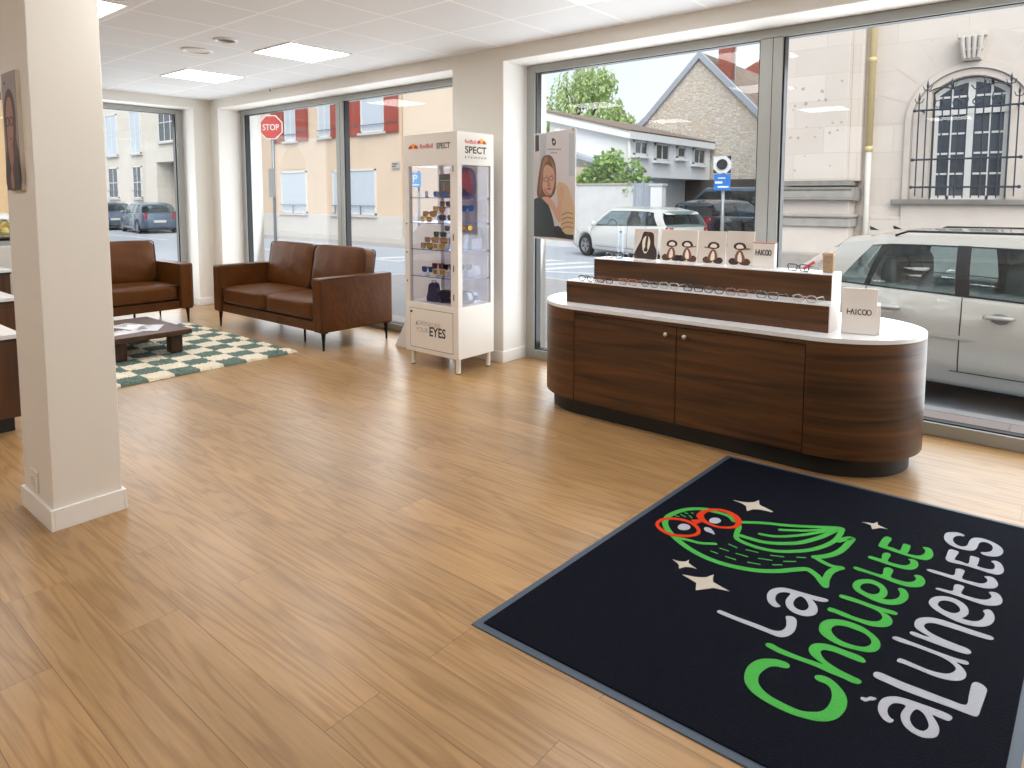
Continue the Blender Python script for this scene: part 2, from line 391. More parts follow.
MAT_SHAPES = {'la':[[[(-884,2143),(-883,2155),(-871,2160),(-818,2159),(-756,2164),(-711,2164),(-692,2169),(-680,2181),(-675,2202),(-677,2222),(-686,2249),(-694,2267),(-685,2278),(-672,2281),(-660,2271),(-651,2244),(-646,2213),(-648,2187),(-655,2165),(-666,2150),(-679,2143),(-695,2142),(-748,2141),(-810,2139),(-867,2139)]],[[(-729,2309),(-741,2299),(-761,2306),(-779,2329),(-789,2361),(-789,2388),(-780,2413),(-760,2434),(-736,2443),(-703,2448),(-661,2454),(-622,2462),(-610,2460),(-610,2449),(-621,2437),(-642,2429),(-655,2427),(-638,2408),(-625,2386),(-619,2358),(-623,2336),(-638,2316),(-659,2307),(-685,2309),(-706,2323),(-720,2345),(-726,2373),(-725,2414),(-740,2413),(-754,2402),(-761,2384),(-760,2360),(-752,2337),(-738,2323),(-729,2318)],[(-694,2420),(-701,2399),(-701,2370),(-693,2348),(-679,2337),(-662,2337),(-652,2351),(-651,2374),(-660,2395),(-673,2413),(-684,2421)]]],'chouette':[[[(-602,2024),(-605,2012),(-616,2005),(-634,1998),(-648,1984),(-657,1958),(-660,1928),(-655,1905),(-646,1889),(-629,1874),(-606,1864),(-576,1860),(-545,1859),(-516,1863),(-488,1882),(-474,1900),(-467,1927),(-467,1958),(-472,1985),(-482,2006),(-497,2016),(-516,2015),(-528,2019),(-531,2030),(-525,2040),(-511,2047),(-490,2046),(-466,2032),(-445,2011),(-432,1987),(-426,1955),(-428,1923),(-436,1893),(-452,1869),(-473,1852),(-502,1840),(-536,1832),(-573,1830),(-613,1834),(-644,1842),(-668,1857),(-686,1879),(-697,1911),(-700,1944),(-694,1976),(-681,2002),(-661,2020),(-642,2032),(-620,2036),(-609,2034)]],[[(-695,2077),(-693,2090),(-679,2095),(-654,2090),(-619,2089),(-585,2091),(-550,2096),(-527,2099),(-550,2109),(-570,2122),(-581,2139),(-584,2160),(-577,2182),(-557,2200),(-530,2209),(-493,2211),(-450,2212),(-432,2200),(-431,2191),(-438,2183),(-457,2181),(-486,2181),(-515,2181),(-542,2173),(-550,2161),(-548,2148),(-533,2127),(-512,2115),(-481,2105),(-449,2101),(-424,2098),(-418,2089),(-424,2076),(-441,2071),(-469,2073),(-504,2072),(-540,2074),(-572,2072),(-608,2068),(-645,2065),(-669,2068),(-686,2071)]],[[(-589,2274),(-592,2305),(-584,2334),(-565,2356),(-537,2371),(-507,2376),(-476,2372),(-446,2355),(-423,2334),(-413,2310),(-413,2283),(-422,2260),(-443,2243),(-473,2233),(-504,2226),(-535,2229),(-564,2240),(-581,2255)],[(-555,2290),(-555,2311),(-544,2330),(-522,2341),(-496,2343),(-469,2341),(-449,2328),(-439,2309),(-439,2289),(-449,2269),(-468,2257),(-492,2252),(-519,2254),(-541,2268)]],[[(-597,2400),(-595,2416),(-581,2420),(-553,2419),(-516,2415),(-486,2418),(-461,2426),(-446,2442),(-440,2463),(-444,2482),(-457,2498),(-482,2505),(-522,2507),(-558,2504),(-581,2504),(-588,2513),(-584,2525),(-568,2529),(-532,2531),(-491,2529),(-456,2531),(-422,2536),(-406,2532),(-407,2519),(-421,2512),(-440,2508),(-449,2507),(-428,2499),(-413,2481),(-408,2454),(-416,2429),(-435,2410),(-462,2396),(-496,2394),(-535,2393),(-571,2395),(-590,2394)]],[[(-566,2607),(-569,2637),(-562,2663),(-546,2685),(-524,2699),(-498,2696),(-477,2682),(-461,2654),(-457,2622),(-463,2597),(-468,2590),(-450,2597),(-433,2613),(-423,2635),(-422,2661),(-428,2682),(-435,2696),(-427,2708),(-412,2705),(-399,2681),(-395,2649),(-401,2617),(-413,2591),(-433,2571),(-458,2560),(-490,2560),(-520,2570),(-548,2582)],[(-541,2612),(-544,2637),(-534,2659),(-516,2670),(-496,2666),(-484,2650),(-482,2627),(-488,2609),(-502,2597),(-522,2598)]],[[(-596,2743),(-593,2757),(-580,2759),(-549,2757),(-503,2760),(-502,2790),(-504,2818),(-492,2833),(-478,2828),(-473,2815),(-472,2766),(-453,2760),(-421,2765),(-403,2782),(-396,2802),(-399,2821),(-407,2833),(-395,2846),(-380,2842),(-367,2815),(-367,2784),(-376,2761),(-396,2742),(-419,2732),(-455,2731),(-498,2736),(-545,2738),(-579,2735)]],[[(-572,2864),(-568,2880),(-554,2882),(-528,2885),(-532,2913),(-530,2939),(-519,2951),(-507,2946),(-505,2923),(-505,2883),(-483,2879),(-454,2885),(-440,2900),(-434,2922),(-439,2942),(-446,2950),(-433,2961),(-417,2954),(-408,2932),(-408,2901),(-419,2875),(-437,2861),(-466,2855),(-500,2855),(-540,2857),(-563,2859)]],[[(-558,2985),(-561,3022),(-559,3070),(-552,3094),(-538,3095),(-529,3082),(-531,3047),(-531,3010),(-508,3008),(-485,3004),(-485,3059),(-482,3075),(-466,3075),(-458,3069),(-456,3019),(-457,2996),(-431,2999),(-412,3016),(-404,3048),(-408,3074),(-418,3092),(-403,3101),(-389,3094),(-377,3060),(-376,3024),(-387,2991),(-410,2978),(-444,2974),(-488,2977),(-530,2981)]]],'lunettes':[[[(-315,1989),(-317,1977),(-326,1970),(-342,1978),(-356,2001),(-360,2028),(-357,2053),(-347,2073),(-328,2091),(-304,2099),(-277,2103),(-244,2107),(-211,2109),(-196,2105),(-193,2096),(-198,2082),(-207,2078),(-225,2078),(-237,2076),(-225,2057),(-215,2035),(-213,2012),(-218,1992),(-231,1978),(-247,1970),(-270,1972),(-290,1986),(-302,2011),(-304,2033),(-300,2061),(-302,2070),(-314,2068),(-327,2059),(-335,2040),(-336,2018),(-330,1999),(-321,1990)],[(-275,2072),(-281,2055),(-283,2032),(-279,2012),(-268,1996),(-256,1992),(-245,1997),(-238,2014),(-239,2032),(-246,2051),(-256,2067),(-266,2073)]],[[(-404,2017),(-403,2026),(-392,2030),(-385,2043),(-373,2047),(-369,2045),(-374,2034),(-382,2027),(-390,2014),(-398,2014)]],[[(-399,2146),(-398,2162),(-387,2170),(-366,2170),(-323,2168),(-281,2170),(-244,2171),(-208,2173),(-171,2179),(-169,2225),(-169,2272),(-167,2294),(-159,2306),(-145,2306),(-134,2295),(-131,2281),(-134,2229),(-137,2184),(-139,2158),(-146,2146),(-163,2143),(-198,2142),(-239,2138),(-282,2134),(-323,2132),(-362,2135),(-389,2137)]],[[(-358,2263),(-355,2277),(-344,2281),(-319,2279),(-288,2276),(-259,2279),(-232,2291),(-219,2309),(-213,2328),(-216,2343),(-231,2359),(-256,2369),(-289,2371),(-331,2371),(-369,2367),(-389,2370),(-392,2378),(-383,2389),(-366,2391),(-327,2390),(-285,2389),(-248,2389),(-216,2391),(-194,2396),(-186,2389),(-190,2378),(-204,2373),(-216,2370),(-199,2354),(-187,2332),(-186,2309),(-194,2287),(-211,2271),(-235,2260),(-266,2256),(-302,2258),(-339,2259),(-354,2257)]],[[(-353,2437),(-351,2449),(-337,2453),(-316,2451),(-299,2457),(-325,2468),(-344,2482),(-351,2506),(-349,2535),(-336,2558),(-313,2577),(-282,2586),(-246,2587),(-204,2586),(-167,2588),(-147,2588),(-139,2580),(-143,2568),(-158,2561),(-194,2557),(-235,2556),(-274,2553),(-301,2548),(-318,2534),(-324,2516),(-319,2498),(-299,2482),(-266,2472),(-232,2469),(-201,2467),(-189,2459),(-187,2448),(-195,2436),(-214,2430),(-244,2429),(-278,2429),(-312,2430),(-341,2431)]],[[(-335,2675),(-331,2707),(-317,2733),(-293,2752),(-267,2756),(-244,2746),(-226,2723),(-219,2691),(-224,2660),(-233,2640),(-213,2639),(-193,2651),(-180,2675),(-175,2710),(-178,2726),(-182,2736),(-171,2755),(-159,2751),(-149,2723),(-148,2688),(-156,2656),(-171,2632),(-193,2616),(-220,2608),(-252,2610),(-286,2622),(-315,2640),(-328,2656)],[(-308,2677),(-306,2704),(-290,2724),(-267,2726),(-249,2709),(-243,2685),(-250,2663),(-265,2651),(-287,2654),(-301,2665)]],[[(-330,2784),(-326,2794),(-311,2799),(-281,2806),(-281,2845),(-277,2864),(-262,2871),(-251,2864),(-252,2849),(-253,2807),(-228,2803),(-199,2808),(-180,2821),(-170,2841),(-169,2862),(-178,2882),(-164,2894),(-149,2889),(-137,2859),(-137,2830),(-146,2807),(-167,2786),(-188,2778),(-221,2779),(-259,2782),(-297,2782),(-320,2781)]],[[(-376,2907),(-372,2918),(-356,2923),(-324,2924),(-292,2929),(-292,2977),(-290,2990),(-275,2999),(-264,2991),(-264,2973),(-264,2923),(-236,2922),(-210,2927),(-196,2942),(-190,2963),(-193,2982),(-202,2994),(-186,3007),(-171,3001),(-158,2968),(-160,2940),(-171,2919),(-196,2902),(-226,2899),(-273,2899),(-321,2901),(-357,2900)]],[[(-333,3048),(-334,3078),(-334,3127),(-328,3145),(-311,3147),(-300,3139),(-304,3096),(-304,3063),(-284,3063),(-260,3061),(-261,3126),(-257,3138),(-238,3139),(-231,3131),(-231,3085),(-231,3064),(-207,3061),(-184,3072),(-178,3097),(-183,3126),(-193,3141),(-179,3155),(-162,3143),(-150,3101),(-152,3065),(-166,3040),(-189,3035),(-229,3038),(-273,3039),(-317,3031)]],[[(-302,3319),(-303,3304),(-316,3300),(-329,3282),(-334,3251),(-326,3218),(-308,3200),(-290,3205),(-281,3229),(-279,3270),(-274,3301),(-261,3323),(-236,3333),(-205,3325),(-178,3302),(-164,3269),(-166,3229),(-180,3199),(-205,3181),(-226,3183),(-232,3196),(-216,3209),(-202,3231),(-198,3266),(-205,3293),(-221,3306),(-237,3299),(-246,3278),(-247,3251),(-250,3216),(-260,3191),(-284,3177),(-314,3176),(-342,3191),(-360,3223),(-366,3258),(-362,3293),(-344,3315),(-323,3326)]]],'glasses':[[[(-1346,2565),(-1355,2614),(-1336,2660),(-1289,2687),(-1244,2691),(-1202,2675),(-1172,2642),(-1162,2602),(-1179,2566),(-1214,2534),(-1258,2519),(-1305,2531)],[(-1333,2575),(-1339,2612),(-1318,2648),(-1281,2669),(-1241,2672),(-1207,2656),(-1184,2632),(-1179,2602),(-1194,2575),(-1228,2550),(-1262,2539),(-1304,2551)]],[[(-1245,2706),(-1221,2729),(-1240,2748),(-1249,2771),(-1247,2813),(-1226,2859),(-1190,2887),(-1146,2893),(-1100,2873),(-1067,2832),(-1058,2788),(-1071,2751),(-1099,2725),(-1132,2711),(-1173,2714),(-1202,2714),(-1210,2687),(-1225,2689)],[(-1220,2780),(-1222,2817),(-1205,2851),(-1176,2867),(-1139,2863),(-1106,2837),(-1084,2803),(-1081,2769),(-1101,2744),(-1133,2725),(-1170,2731),(-1196,2746)]]],'eyes':[[[(-1262,2609),(-1264,2636),(-1254,2652),(-1236,2656),(-1219,2642),(-1217,2619),(-1229,2601),(-1246,2595)]],[[(-1182,2751),(-1184,2775),(-1173,2793),(-1157,2797),(-1142,2783),(-1141,2760),(-1151,2742),(-1168,2737)]],[[(-1169,2669),(-1166,2686),(-1143,2685),(-1112,2650),(-1135,2652),(-1154,2653)]]]}
MAT_STARS = [[(-1181,3016),(-1150,3022),(-1115,3038),(-1095,3063),(-1087,3092),(-1070,3050),(-1039,3035),(-997,3018),(-1006,3006),(-1044,3002),(-1076,2980),(-1089,2948),(-1110,2992),(-1139,3009)],[(-1158,2355),(-1133,2358),(-1111,2373),(-1106,2394),(-1097,2370),(-1056,2352),(-1072,2350),(-1096,2336),(-1108,2311),(-1120,2333),(-1137,2345)],[(-1080,2279),(-1037,2295),(-1002,2321),(-988,2356),(-970,2307),(-900,2289),(-954,2271),(-996,2217),(-1015,2262)],[(-662,3166),(-638,3179),(-619,3186),(-610,3213),(-601,3183),(-562,3169),(-589,3161),(-612,3126),(-623,3158),(-642,3167)]]
OWL_LINES = [[26,(-1231,2850),(-1262,2832),(-1296,2801),(-1320,2760),(-1336,2707),(-1339,2665),(-1330,2627),(-1314,2596),(-1286,2562),(-1247,2531),(-1197,2499),(-1127,2467),(-1056,2451),(-985,2452),(-918,2469),(-864,2494),(-812,2534),(-778,2572),(-735,2617),(-713,2615),(-684,2594),(-661,2565),(-644,2545)],[34,(-644,2548),(-654,2593),(-656,2652),(-644,2693),(-631,2715)],[22,(-632,2714),(-661,2704),(-694,2711),(-721,2724),(-735,2731)],[28,(-734,2729),(-704,2763),(-679,2809),(-665,2864),(-659,2934),(-657,2979),(-665,2982),(-680,2960),(-697,2924)],[22,(-1066,2828),(-985,2885),(-894,2932),(-807,2990),(-721,3047),(-709,3022),(-706,2968),(-710,2911),(-728,2850),(-758,2786),(-804,2729),(-862,2681),(-915,2662),(-965,2659),(-1010,2667),(-1032,2683),(-1045,2720),(-1057,2774),(-1069,2796)],[24,(-1024,2710),(-974,2711),(-926,2720),(-875,2750),(-825,2795),(-791,2850),(-761,2916),(-737,2991),(-719,3041)],[18,(-967,2776),(-924,2789),(-879,2822),(-830,2878),(-791,2932),(-742,3011)],[18,(-914,2867),(-872,2896),(-826,2931),(-779,2980),(-725,3042)],[18,(-1215,2524),(-1170,2535),(-1125,2545),(-1079,2577)],[22,(-1207,2843),(-1163,2851),(-1126,2844),(-1097,2817)],[10,(-1035,2610),(-998,2603)],[10,(-1049,2555),(-1014,2557)],[10,(-1069,2511),(-1040,2510)],[10,(-963,2612),(-919,2621)],[10,(-983,2558),(-939,2563)],[10,(-1006,2509),(-966,2511)],[10,(-923,2523),(-880,2538)],[10,(-901,2578),(-855,2597)],[10,(-872,2632),(-828,2653)],[10,(-817,2619),(-781,2648)],[10,(-841,2567),(-814,2588)],[10,(-788,2683),(-760,2702)],[9,(-1319,2698),(-1302,2701)],[9,(-1305,2725),(-1277,2717)],[9,(-1297,2751),(-1283,2751)],[9,(-1270,2739),(-1251,2724)],[9,(-1274,2770),(-1266,2770)]]
# ---------------------------------------------------------------- setting: room shell
H = 2.663
XL, XR, YB, YF = -8.82, 3.0, -4.6, 4.35
wall_m = M('cream_wall_paint', (232, 228, 220), .75, noise=.015, scale=3)
white_trim = M('white_trim_paint', (242, 240, 237), .45, noise=.01)
reveal_m = M('white_reveal_paint', (243, 240, 236), .7, noise=.01)
frame_m = M('grey_aluminium_frame', (164, 166, 163), .42, .15, noise=.03, scale=20)
gasket_m = M('black_rubber_gasket', (22, 25, 30), .45, noise=.05)
pane_m = glass('window_pane_glass', (.985, .995, .995), refl=.35)

b = MB(); b.box(-9.4, YB-.2, -.12, XR+.2, 4.95, 0)
struct(b, 'floor', floor_material())
ceil_m = brick('mineral_ceiling_tiles', (232, 233, 235), (235, 236, 238), (252, 252, 252), .6, .6, .011, .8, 0, 'XY', bump=.12, noise=.02, nscale=120,
               shift=(4.958372-.0055*0, -3.126208), smooth=.05, spec=.2)
b = MB(); b.box(-9.4, YB-.2, H, XR+.2, 4.95, H+.25)
struct(b, 'ceiling', ceil_m)
# shop-front wall with its two wide openings
b = MB()
for x0, x1 in ((-9.4, -8.62), (-4.355, -3.765), (2.3, XR+.2)): b.box(x0, YF, 0, x1, 4.95, H)
for x0, x1 in ((-8.62, -4.355), (-3.765, 2.3)): b.box(x0, YF, 2.552, x1, 4.95, H)
struct(b, 'wall_front', wall_m)
b = MB()
for y0, y1 in ((YB-.2, .2), (2.62, 2.92), (4.14, YF)): b.box(-9.4, y0, 0, XL, y1, H)
for y0, y1 in ((.2, 2.62), (2.92, 4.14)): b.box(-9.4, y0, 2.552, XL, y1, H)
b.box(-9.4, .2, 0, XL, 2.62, .88)
struct(b, 'wall_left', wall_m)
b = MB(); b.box(XR, YB, 0, XR+.2, YF, H); struct(b, 'wall_right', wall_m)
b = MB(); b.box(XL, YB-.2, 0, XR, YB, H); struct(b, 'wall_rear', wall_m)
# white linings of the openings
b = MB()
for x0, x1 in ((-8.62, -4.355), (-3.765, 2.3)):
    b.box(x0, YF+.004, 0, x0+.004, 4.9, 2.552); b.box(x1-.004, YF+.004, 0, x1, 4.9, 2.552); b.box(x0, YF+.004, 2.548, x1, 4.9, 2.5525)
for y0, y1, z0 in ((.2, 2.62, .88), (2.92, 4.14, 0)):
    b.box(-9.35, y0, z0, XL-.004, y0+.004, 2.552); b.box(-9.35, y1-.004, z0, XL-.004, y1, 2.552); b.box(-9.35, y0, 2.548, XL-.004, y1, 2.5525)
struct(b, 'trim_1', reveal_m)
# baseboards
b = MB(); t = .013; hb = .098
b.box(-8.82, YF-t, 0, -8.62+t, YF, hb); b.box(-8.62, YF, 0, -8.62+t, 4.645, hb)
b.box(-4.355-t, YF-t, 0, -3.765+t, YF, hb); b.box(-3.765, YF, 0, -3.765+t, 4.645, hb); b.box(-4.355-t, YF, 0, -4.355, 4.645, hb)
b.box(2.3-t, YF-t, 0, XR, YF, hb)
struct(b, 'baseboard_front', white_trim, bevel=.003)
b = MB(); b.box(XL, 4.14-t, 0, XL+t, YF-t, hb); b.box(XL, YB, 0, XL+t, 2.92+t, hb); b.box(-9.115, 4.14-t, 0, XL, 4.14, hb); b.box(-9.115, 2.92, 0, XL, 2.92+t, hb)
struct(b, 'baseboard_left', white_trim, bevel=.003)

def window(n, plane, a0, a1, z0, z1, mull, axis='Y', w=.085):
    """aluminium shop window; axis is the direction it looks along, plane the inner face"""
    fr, gk = MB(), MB(); sgn = 1 if axis == 'Y' else -1
    def bx(m, s0, s1, za, zb, d0, d1):
        if axis == 'Y': m.box(s0, plane+d0, za, s1, plane+d1, zb)
        else: m.box(plane-d0, s0, za, plane-d1, s1, zb)
    bays = []; last = a0
    for m0, m1 in list(mull)+[(a1-w, None)]:
        bays.append((last+w if last == a0 else last, m0)); last = m1
    parts = [(a0, a0+w, z0, z1), (a1-w, a1, z0, z1), (a0+w, a1-w, z1-.062, z1), (a0+w, a1-w, z0, z0+.078)]+[(m0, m1, z0+.078, z1-.062) for m0, m1 in mull]
    for s0, s1, za, zb in parts: bx(fr, s0, s1, za, zb, 0, .028)
    for m0, m1 in mull:                                   # shadow joint down the mullion
        c = (m0+m1)/2+.012; bx(gk, c-.002, c+.002, z0+.08, z1-.062, -.001, .002)
    g = .012
    for s0, s1 in bays:
        za, zb = z0+.078, z1-.062
        for q in ((s0, s0+g, za, zb), (s1-g, s1, za, zb), (s0+g, s1-g, zb-g*.5, zb), (s0+g, s1-g, za, za+g*.7)): bx(gk, *q, .022, .085)
    f = struct(fr, 'window_%d' % n, frame_m, bevel=.004)
    gk.build('gasket', gasket_m, f)
    for s0, s1 in bays:
        p = MB(); bx(p, s0+g*.5, s1-g*.5, z0+.08, z1-.064, .060, .068); p.build('pane', pane_m, f)
    return f
window(1, 4.65, -8.616, -4.359, 0, 2.546, [(-6.515, -6.385)])
window(2, 4.65, -3.752, 2.296, 0, 2.546, [(-1.727, -1.578)])
window(3, -9.115, 2.924, 4.13, 0, 2.546, [], axis='X')
window(4, -9.115, .204, 2.616, .884, 2.546, [], axis='X')

# free-standing column
cx0, cx1, cy0, cy1 = -3.69, -3.302, .888, 1.158
b = MB(); b.box(cx0, cy0, 0, cx1, cy1, H)
col = struct(b, 'column', wall_m, bevel=.004)
b = MB(); t = .014
b.box(cx0-t, cy0-t, 0, cx1+t, cy0, .094); b.box(cx0-t, cy1, 0, cx1+t, cy1+t, .094); b.box(cx0-t, cy0, 0, cx0, cy1, .094); b.box(cx1, cy0, 0, cx1+t, cy1, .094)
bo = b.build('baseboard', white_trim, col, bevel=.002); bo['label'] = 'white skirting around the column'

# ---------------------------------------------------------------- ceiling fittings
diff_m = emit('light_panel_diffuser', (1.0, .985, .96), PANEL_STRENGTH)
white_metal = M('white_metal', (240, 240, 240), .4, noise=.01)
GX, GY = -4.95837, 3.12621
def ceiling_light(i, j, label, group='square light panels in the tiled ceiling'):
    x, y = GX+.6*i, GY+.6*j
    if (i, j) == (-1, -3): x, y = x+.12, y-.05
    t = thing('ceiling_light', label, 'ceiling light', (x+.3, y+.3, H-.012), group=group)
    b = MB()
    for q in ((x, y, x+.6, y+.014), (x, y+.586, x+.6, y+.6), (x, y+.014, x+.014, y+.586), (x+.586, y+.014, x+.6, y+.586)): b.box(q[0], q[1], H-.008, q[2], q[3], H+.004)
    b.build('frame', white_metal, t)
    b = MB(); b.box(x+.014, y+.014, H-.005, x+.586, y+.586, H+.003); b.build('diffuser', diff_m, t)
ceiling_light(-4, 0, 'square ceiling light panel deepest in the room, above the two sofas')
ceiling_light(-1, 0, 'square ceiling light panel beside the downlight, nearer the display cabinet')
ceiling_light(4, 0, 'square ceiling light panel cut by the photo top, toward the counter')
ceiling_light(-1, -3, 'square ceiling light panel beside the column top, its corner showing')
for i, j in ((-4, -3), (3, -3), (-1, -7), (3, -7), (-5, -7), (8, 0), (8, -3), (8, -7), (-1, -11), (5, -11)):
    ceiling_light(i, j, 'square ceiling light panel further back in the shop', 'ceiling light panels behind the viewpoint')
def downlight(name, label, x, y, r, inner):
    t = thing(name, label, 'ceiling fitting', (x, y, H-.02))
    b = MB(); b.lathe([(r, 0), (r, -.006), (r*.93, -.014), (r*.8, -.012), (r*.78, 0)], (x, y, H), 32); b.build('bezel', white_metal, t, smooth=True)
    b = MB(); b.lathe(inner, (x, y, H), 28); b.build('core', M('dark_recess', (60, 52, 46), .6) if name == 'downlight' else M('speaker_mesh', (228, 224, 221), .7), t, smooth=True)
downlight('ceiling_speaker', 'large round white ceiling speaker beside the smaller round downlight', -5.86, 2.80, .125, [(.095, -.002), (.08, -.006), (.03, -.008), (.001, -.008)])
downlight('downlight', 'small round recessed downlight with a dark centre next to the ceiling speaker', -5.30, 2.765, .09, [(.07, -.001), (.05, -.003), (.02, -.004), (.001, -.004)])
b = MB(); b.tube([(-7.3, 4.32, H), (-7.3, 4.32, H-.03)], .006)
tag(b.build('wire_stub', M('grey_plastic', (120, 115, 110), .5)), 'tiny grey wire stub at the ceiling edge above the far window', 'wire')

# ---------------------------------------------------------------- column fittings
t = thing('wall_socket', 'white wall socket low on the column above its skirting', 'socket', (-3.525, cy0, .11))
b = MB(); b.box(-3.575, cy0-.009, .112, -3.478, cy0, .212); b.build('plate', M('socket_plastic', (232, 229, 222), .35), t, bevel=.004)
b = MB(); b.mx = Matrix.Translation((-3.5265, cy0-.009, .162)) @ Matrix.Rotation(PI/2, 4, 'X'); b.lathe([(.026, 0), (.026, .003), (.023, .003), (.022, .001), (.001, .001)], n=24)
b.build('outlet', M('socket_plastic', (232, 229, 222), .35), t, smooth=True)

# photo print on the column
skin = M('print_skin', (196, 150, 128), .5, noise=.04); skin_d = M('print_skin_shade', (158, 112, 92), .5, noise=.04)
def px(pts, w, h): return [(u*w, v*h) for u, v in pts]
t = thing('photo_canvas', 'portrait photo canvas of a person in glasses on the column side', 'picture', (-3.51, cy0, 1.45))
W_, Hh = .195, .495; fn = frame_fn((-3.605, cy0-.0165, 1.45), (1, 0, 0), (0, 0, 1))
b = MB(); b.box(-3.605, cy0-.016, 1.45, -3.41, cy0, 1.945); b.build('canvas', M('canvas_edge_white', (226, 220, 210), .6), t, bevel=.002)
b = MB(); Z = 0
def flat(mb, k, pts, fn, z, closed_smooth=True):
    mb.k = k; lp = smooth_loop(pts, 4) if closed_smooth else pts
    mb.prism([lp], fn, z-.0004, z)
b.k = 0; b.prism([[(0, 0), (W_, 0), (W_, Hh), (0, Hh)]], fn, 0, .0006)
def pw(pts, w, h): return [(min(.985, max(.015, (u-.5)*1.6+.46))*w, v*h) for u, v in pts]
flat(b, 1, pw([(.22, .02), (.2, .25), (.3, .38), (.25, .62), (.32, .78), (.5, .86), (.68, .8), (.76, .64), (.74, .42), (.88, .3), (.95, .03)], W_, Hh), fn, .0012)
flat(b, 2, pw([(.38, .30), (.36, .52), (.35, .66), (.45, .78), (.6, .77), (.67, .62), (.64, .48), (.58, .38), (.6, .28), (.5, .18)], W_, Hh), fn, .0018)
flat(b, 3, pw([(.05, .004), (.08, .1), (.16, .2), (.34, .3), (.48, .12), (.62, .3), (.8, .27), (.93, .15), (.98, .004)], W_, Hh), fn, .0022, False)
flat(b, 2, pw([(.45, .02), (.42, .12), (.5, .2), (.56, .1), (.54, .02)], W_, Hh), fn, .0026)
for c in (.33, .60): b.k = 4; b.prism([ellipse(c*W_, .585*Hh, .022, .021), ellipse(c*W_, .585*Hh, .018, .016)[::-1]], fn, .0022, .003)
b.prism([[(.44*W_, .59*Hh), (.49*W_, .59*Hh), (.49*W_, .597*Hh), (.44*W_, .597*Hh)]], fn, .0022, .003)
flat(b, 5, pw([(.47, .44), (.52, .425), (.57, .44), (.52, .455)], W_, Hh), fn, .003)
b.k = 4; b.prism([[(.18*W_, .905*Hh), (.26*W_, .905*Hh), (.26*W_, .925*Hh), (.18*W_, .925*Hh)]], fn, .0006, .001)
b.build('portrait_print', [M('print_grey_backdrop', (150, 138, 138), .5, noise=.1, scale=6), M('print_dark_hair', (66, 48, 42), .5), M('print_face', (166, 118, 100), .5), M('print_black_coat', (52, 44, 46), .5), M('print_black', (25, 22, 22), .5), M('print_lips', (150, 80, 78), .5)], t)

# ---------------------------------------------------------------- leather sofas
leather = M('brown_leather', (92, 53, 20), .42, noise=.45, scale=6, bump=.35, bscale=22, spec=.22)
piping_m = M('dark_piping', (48, 27, 16), .5)
black_steel = M('black_steel', (24, 24, 26), .4, .6)
def cushion(mb, c, s, e=7, bulge=(0, 0, .06), n=12, wr=0.0):
    vs = {}
    cx, cy, cz = c
    def put(x, y, z):
        r = (abs(x)**e+abs(y)**e+abs(z)**e)**(1/e); x, y, z = x/r, y/r, z/r
        fx = 1+bulge[0]*(1-y*y)*(1-z*z); fy = 1+bulge[1]*(1-x*x)*(1-z*z); fz = 1+bulge[2]*(1-x*x)*(1-y*y)
        w = wr*(math.sin(9*x+4*z)*math.cos(5*z-3*x+1)+.6*math.sin(23*x+6*z))
        return (cx+x*s[0]*fx, cy+y*s[1]*(fy+w), cz+z*s[2]*fz)
    for ax in range(3):
        for sg in (-1, 1):
            def fn(u, v):
                p = [0, 0, 0]; p[ax] = sg; p[(ax+1) % 3] = 2*u-1; p[(ax+2) % 3] = 2*v-1; return put(*p)
            mb.grid(fn, n, n, flip=(sg < 0))
    return mb
def ring(mb, x0, x1, y0, y1, z, r, rc=.03, plane='XY', k=0):
    p = []
    for (cx, cy, a0) in ((x1-rc, y1-rc, 0), (x0+rc, y1-rc, PI/2), (x0+rc, y0+rc, PI), (x1-rc, y0+rc, 1.5*PI)):
        for i in range(4): a = a0+i*PI/6; p.append((cx+rc*math.cos(a), cy+rc*math.sin(a)))
    p.append(p[0])
    mb.tube([(a, c, z) if plane == 'XY' else (a, z, c) for a, c in p], r, 6, cap=False)
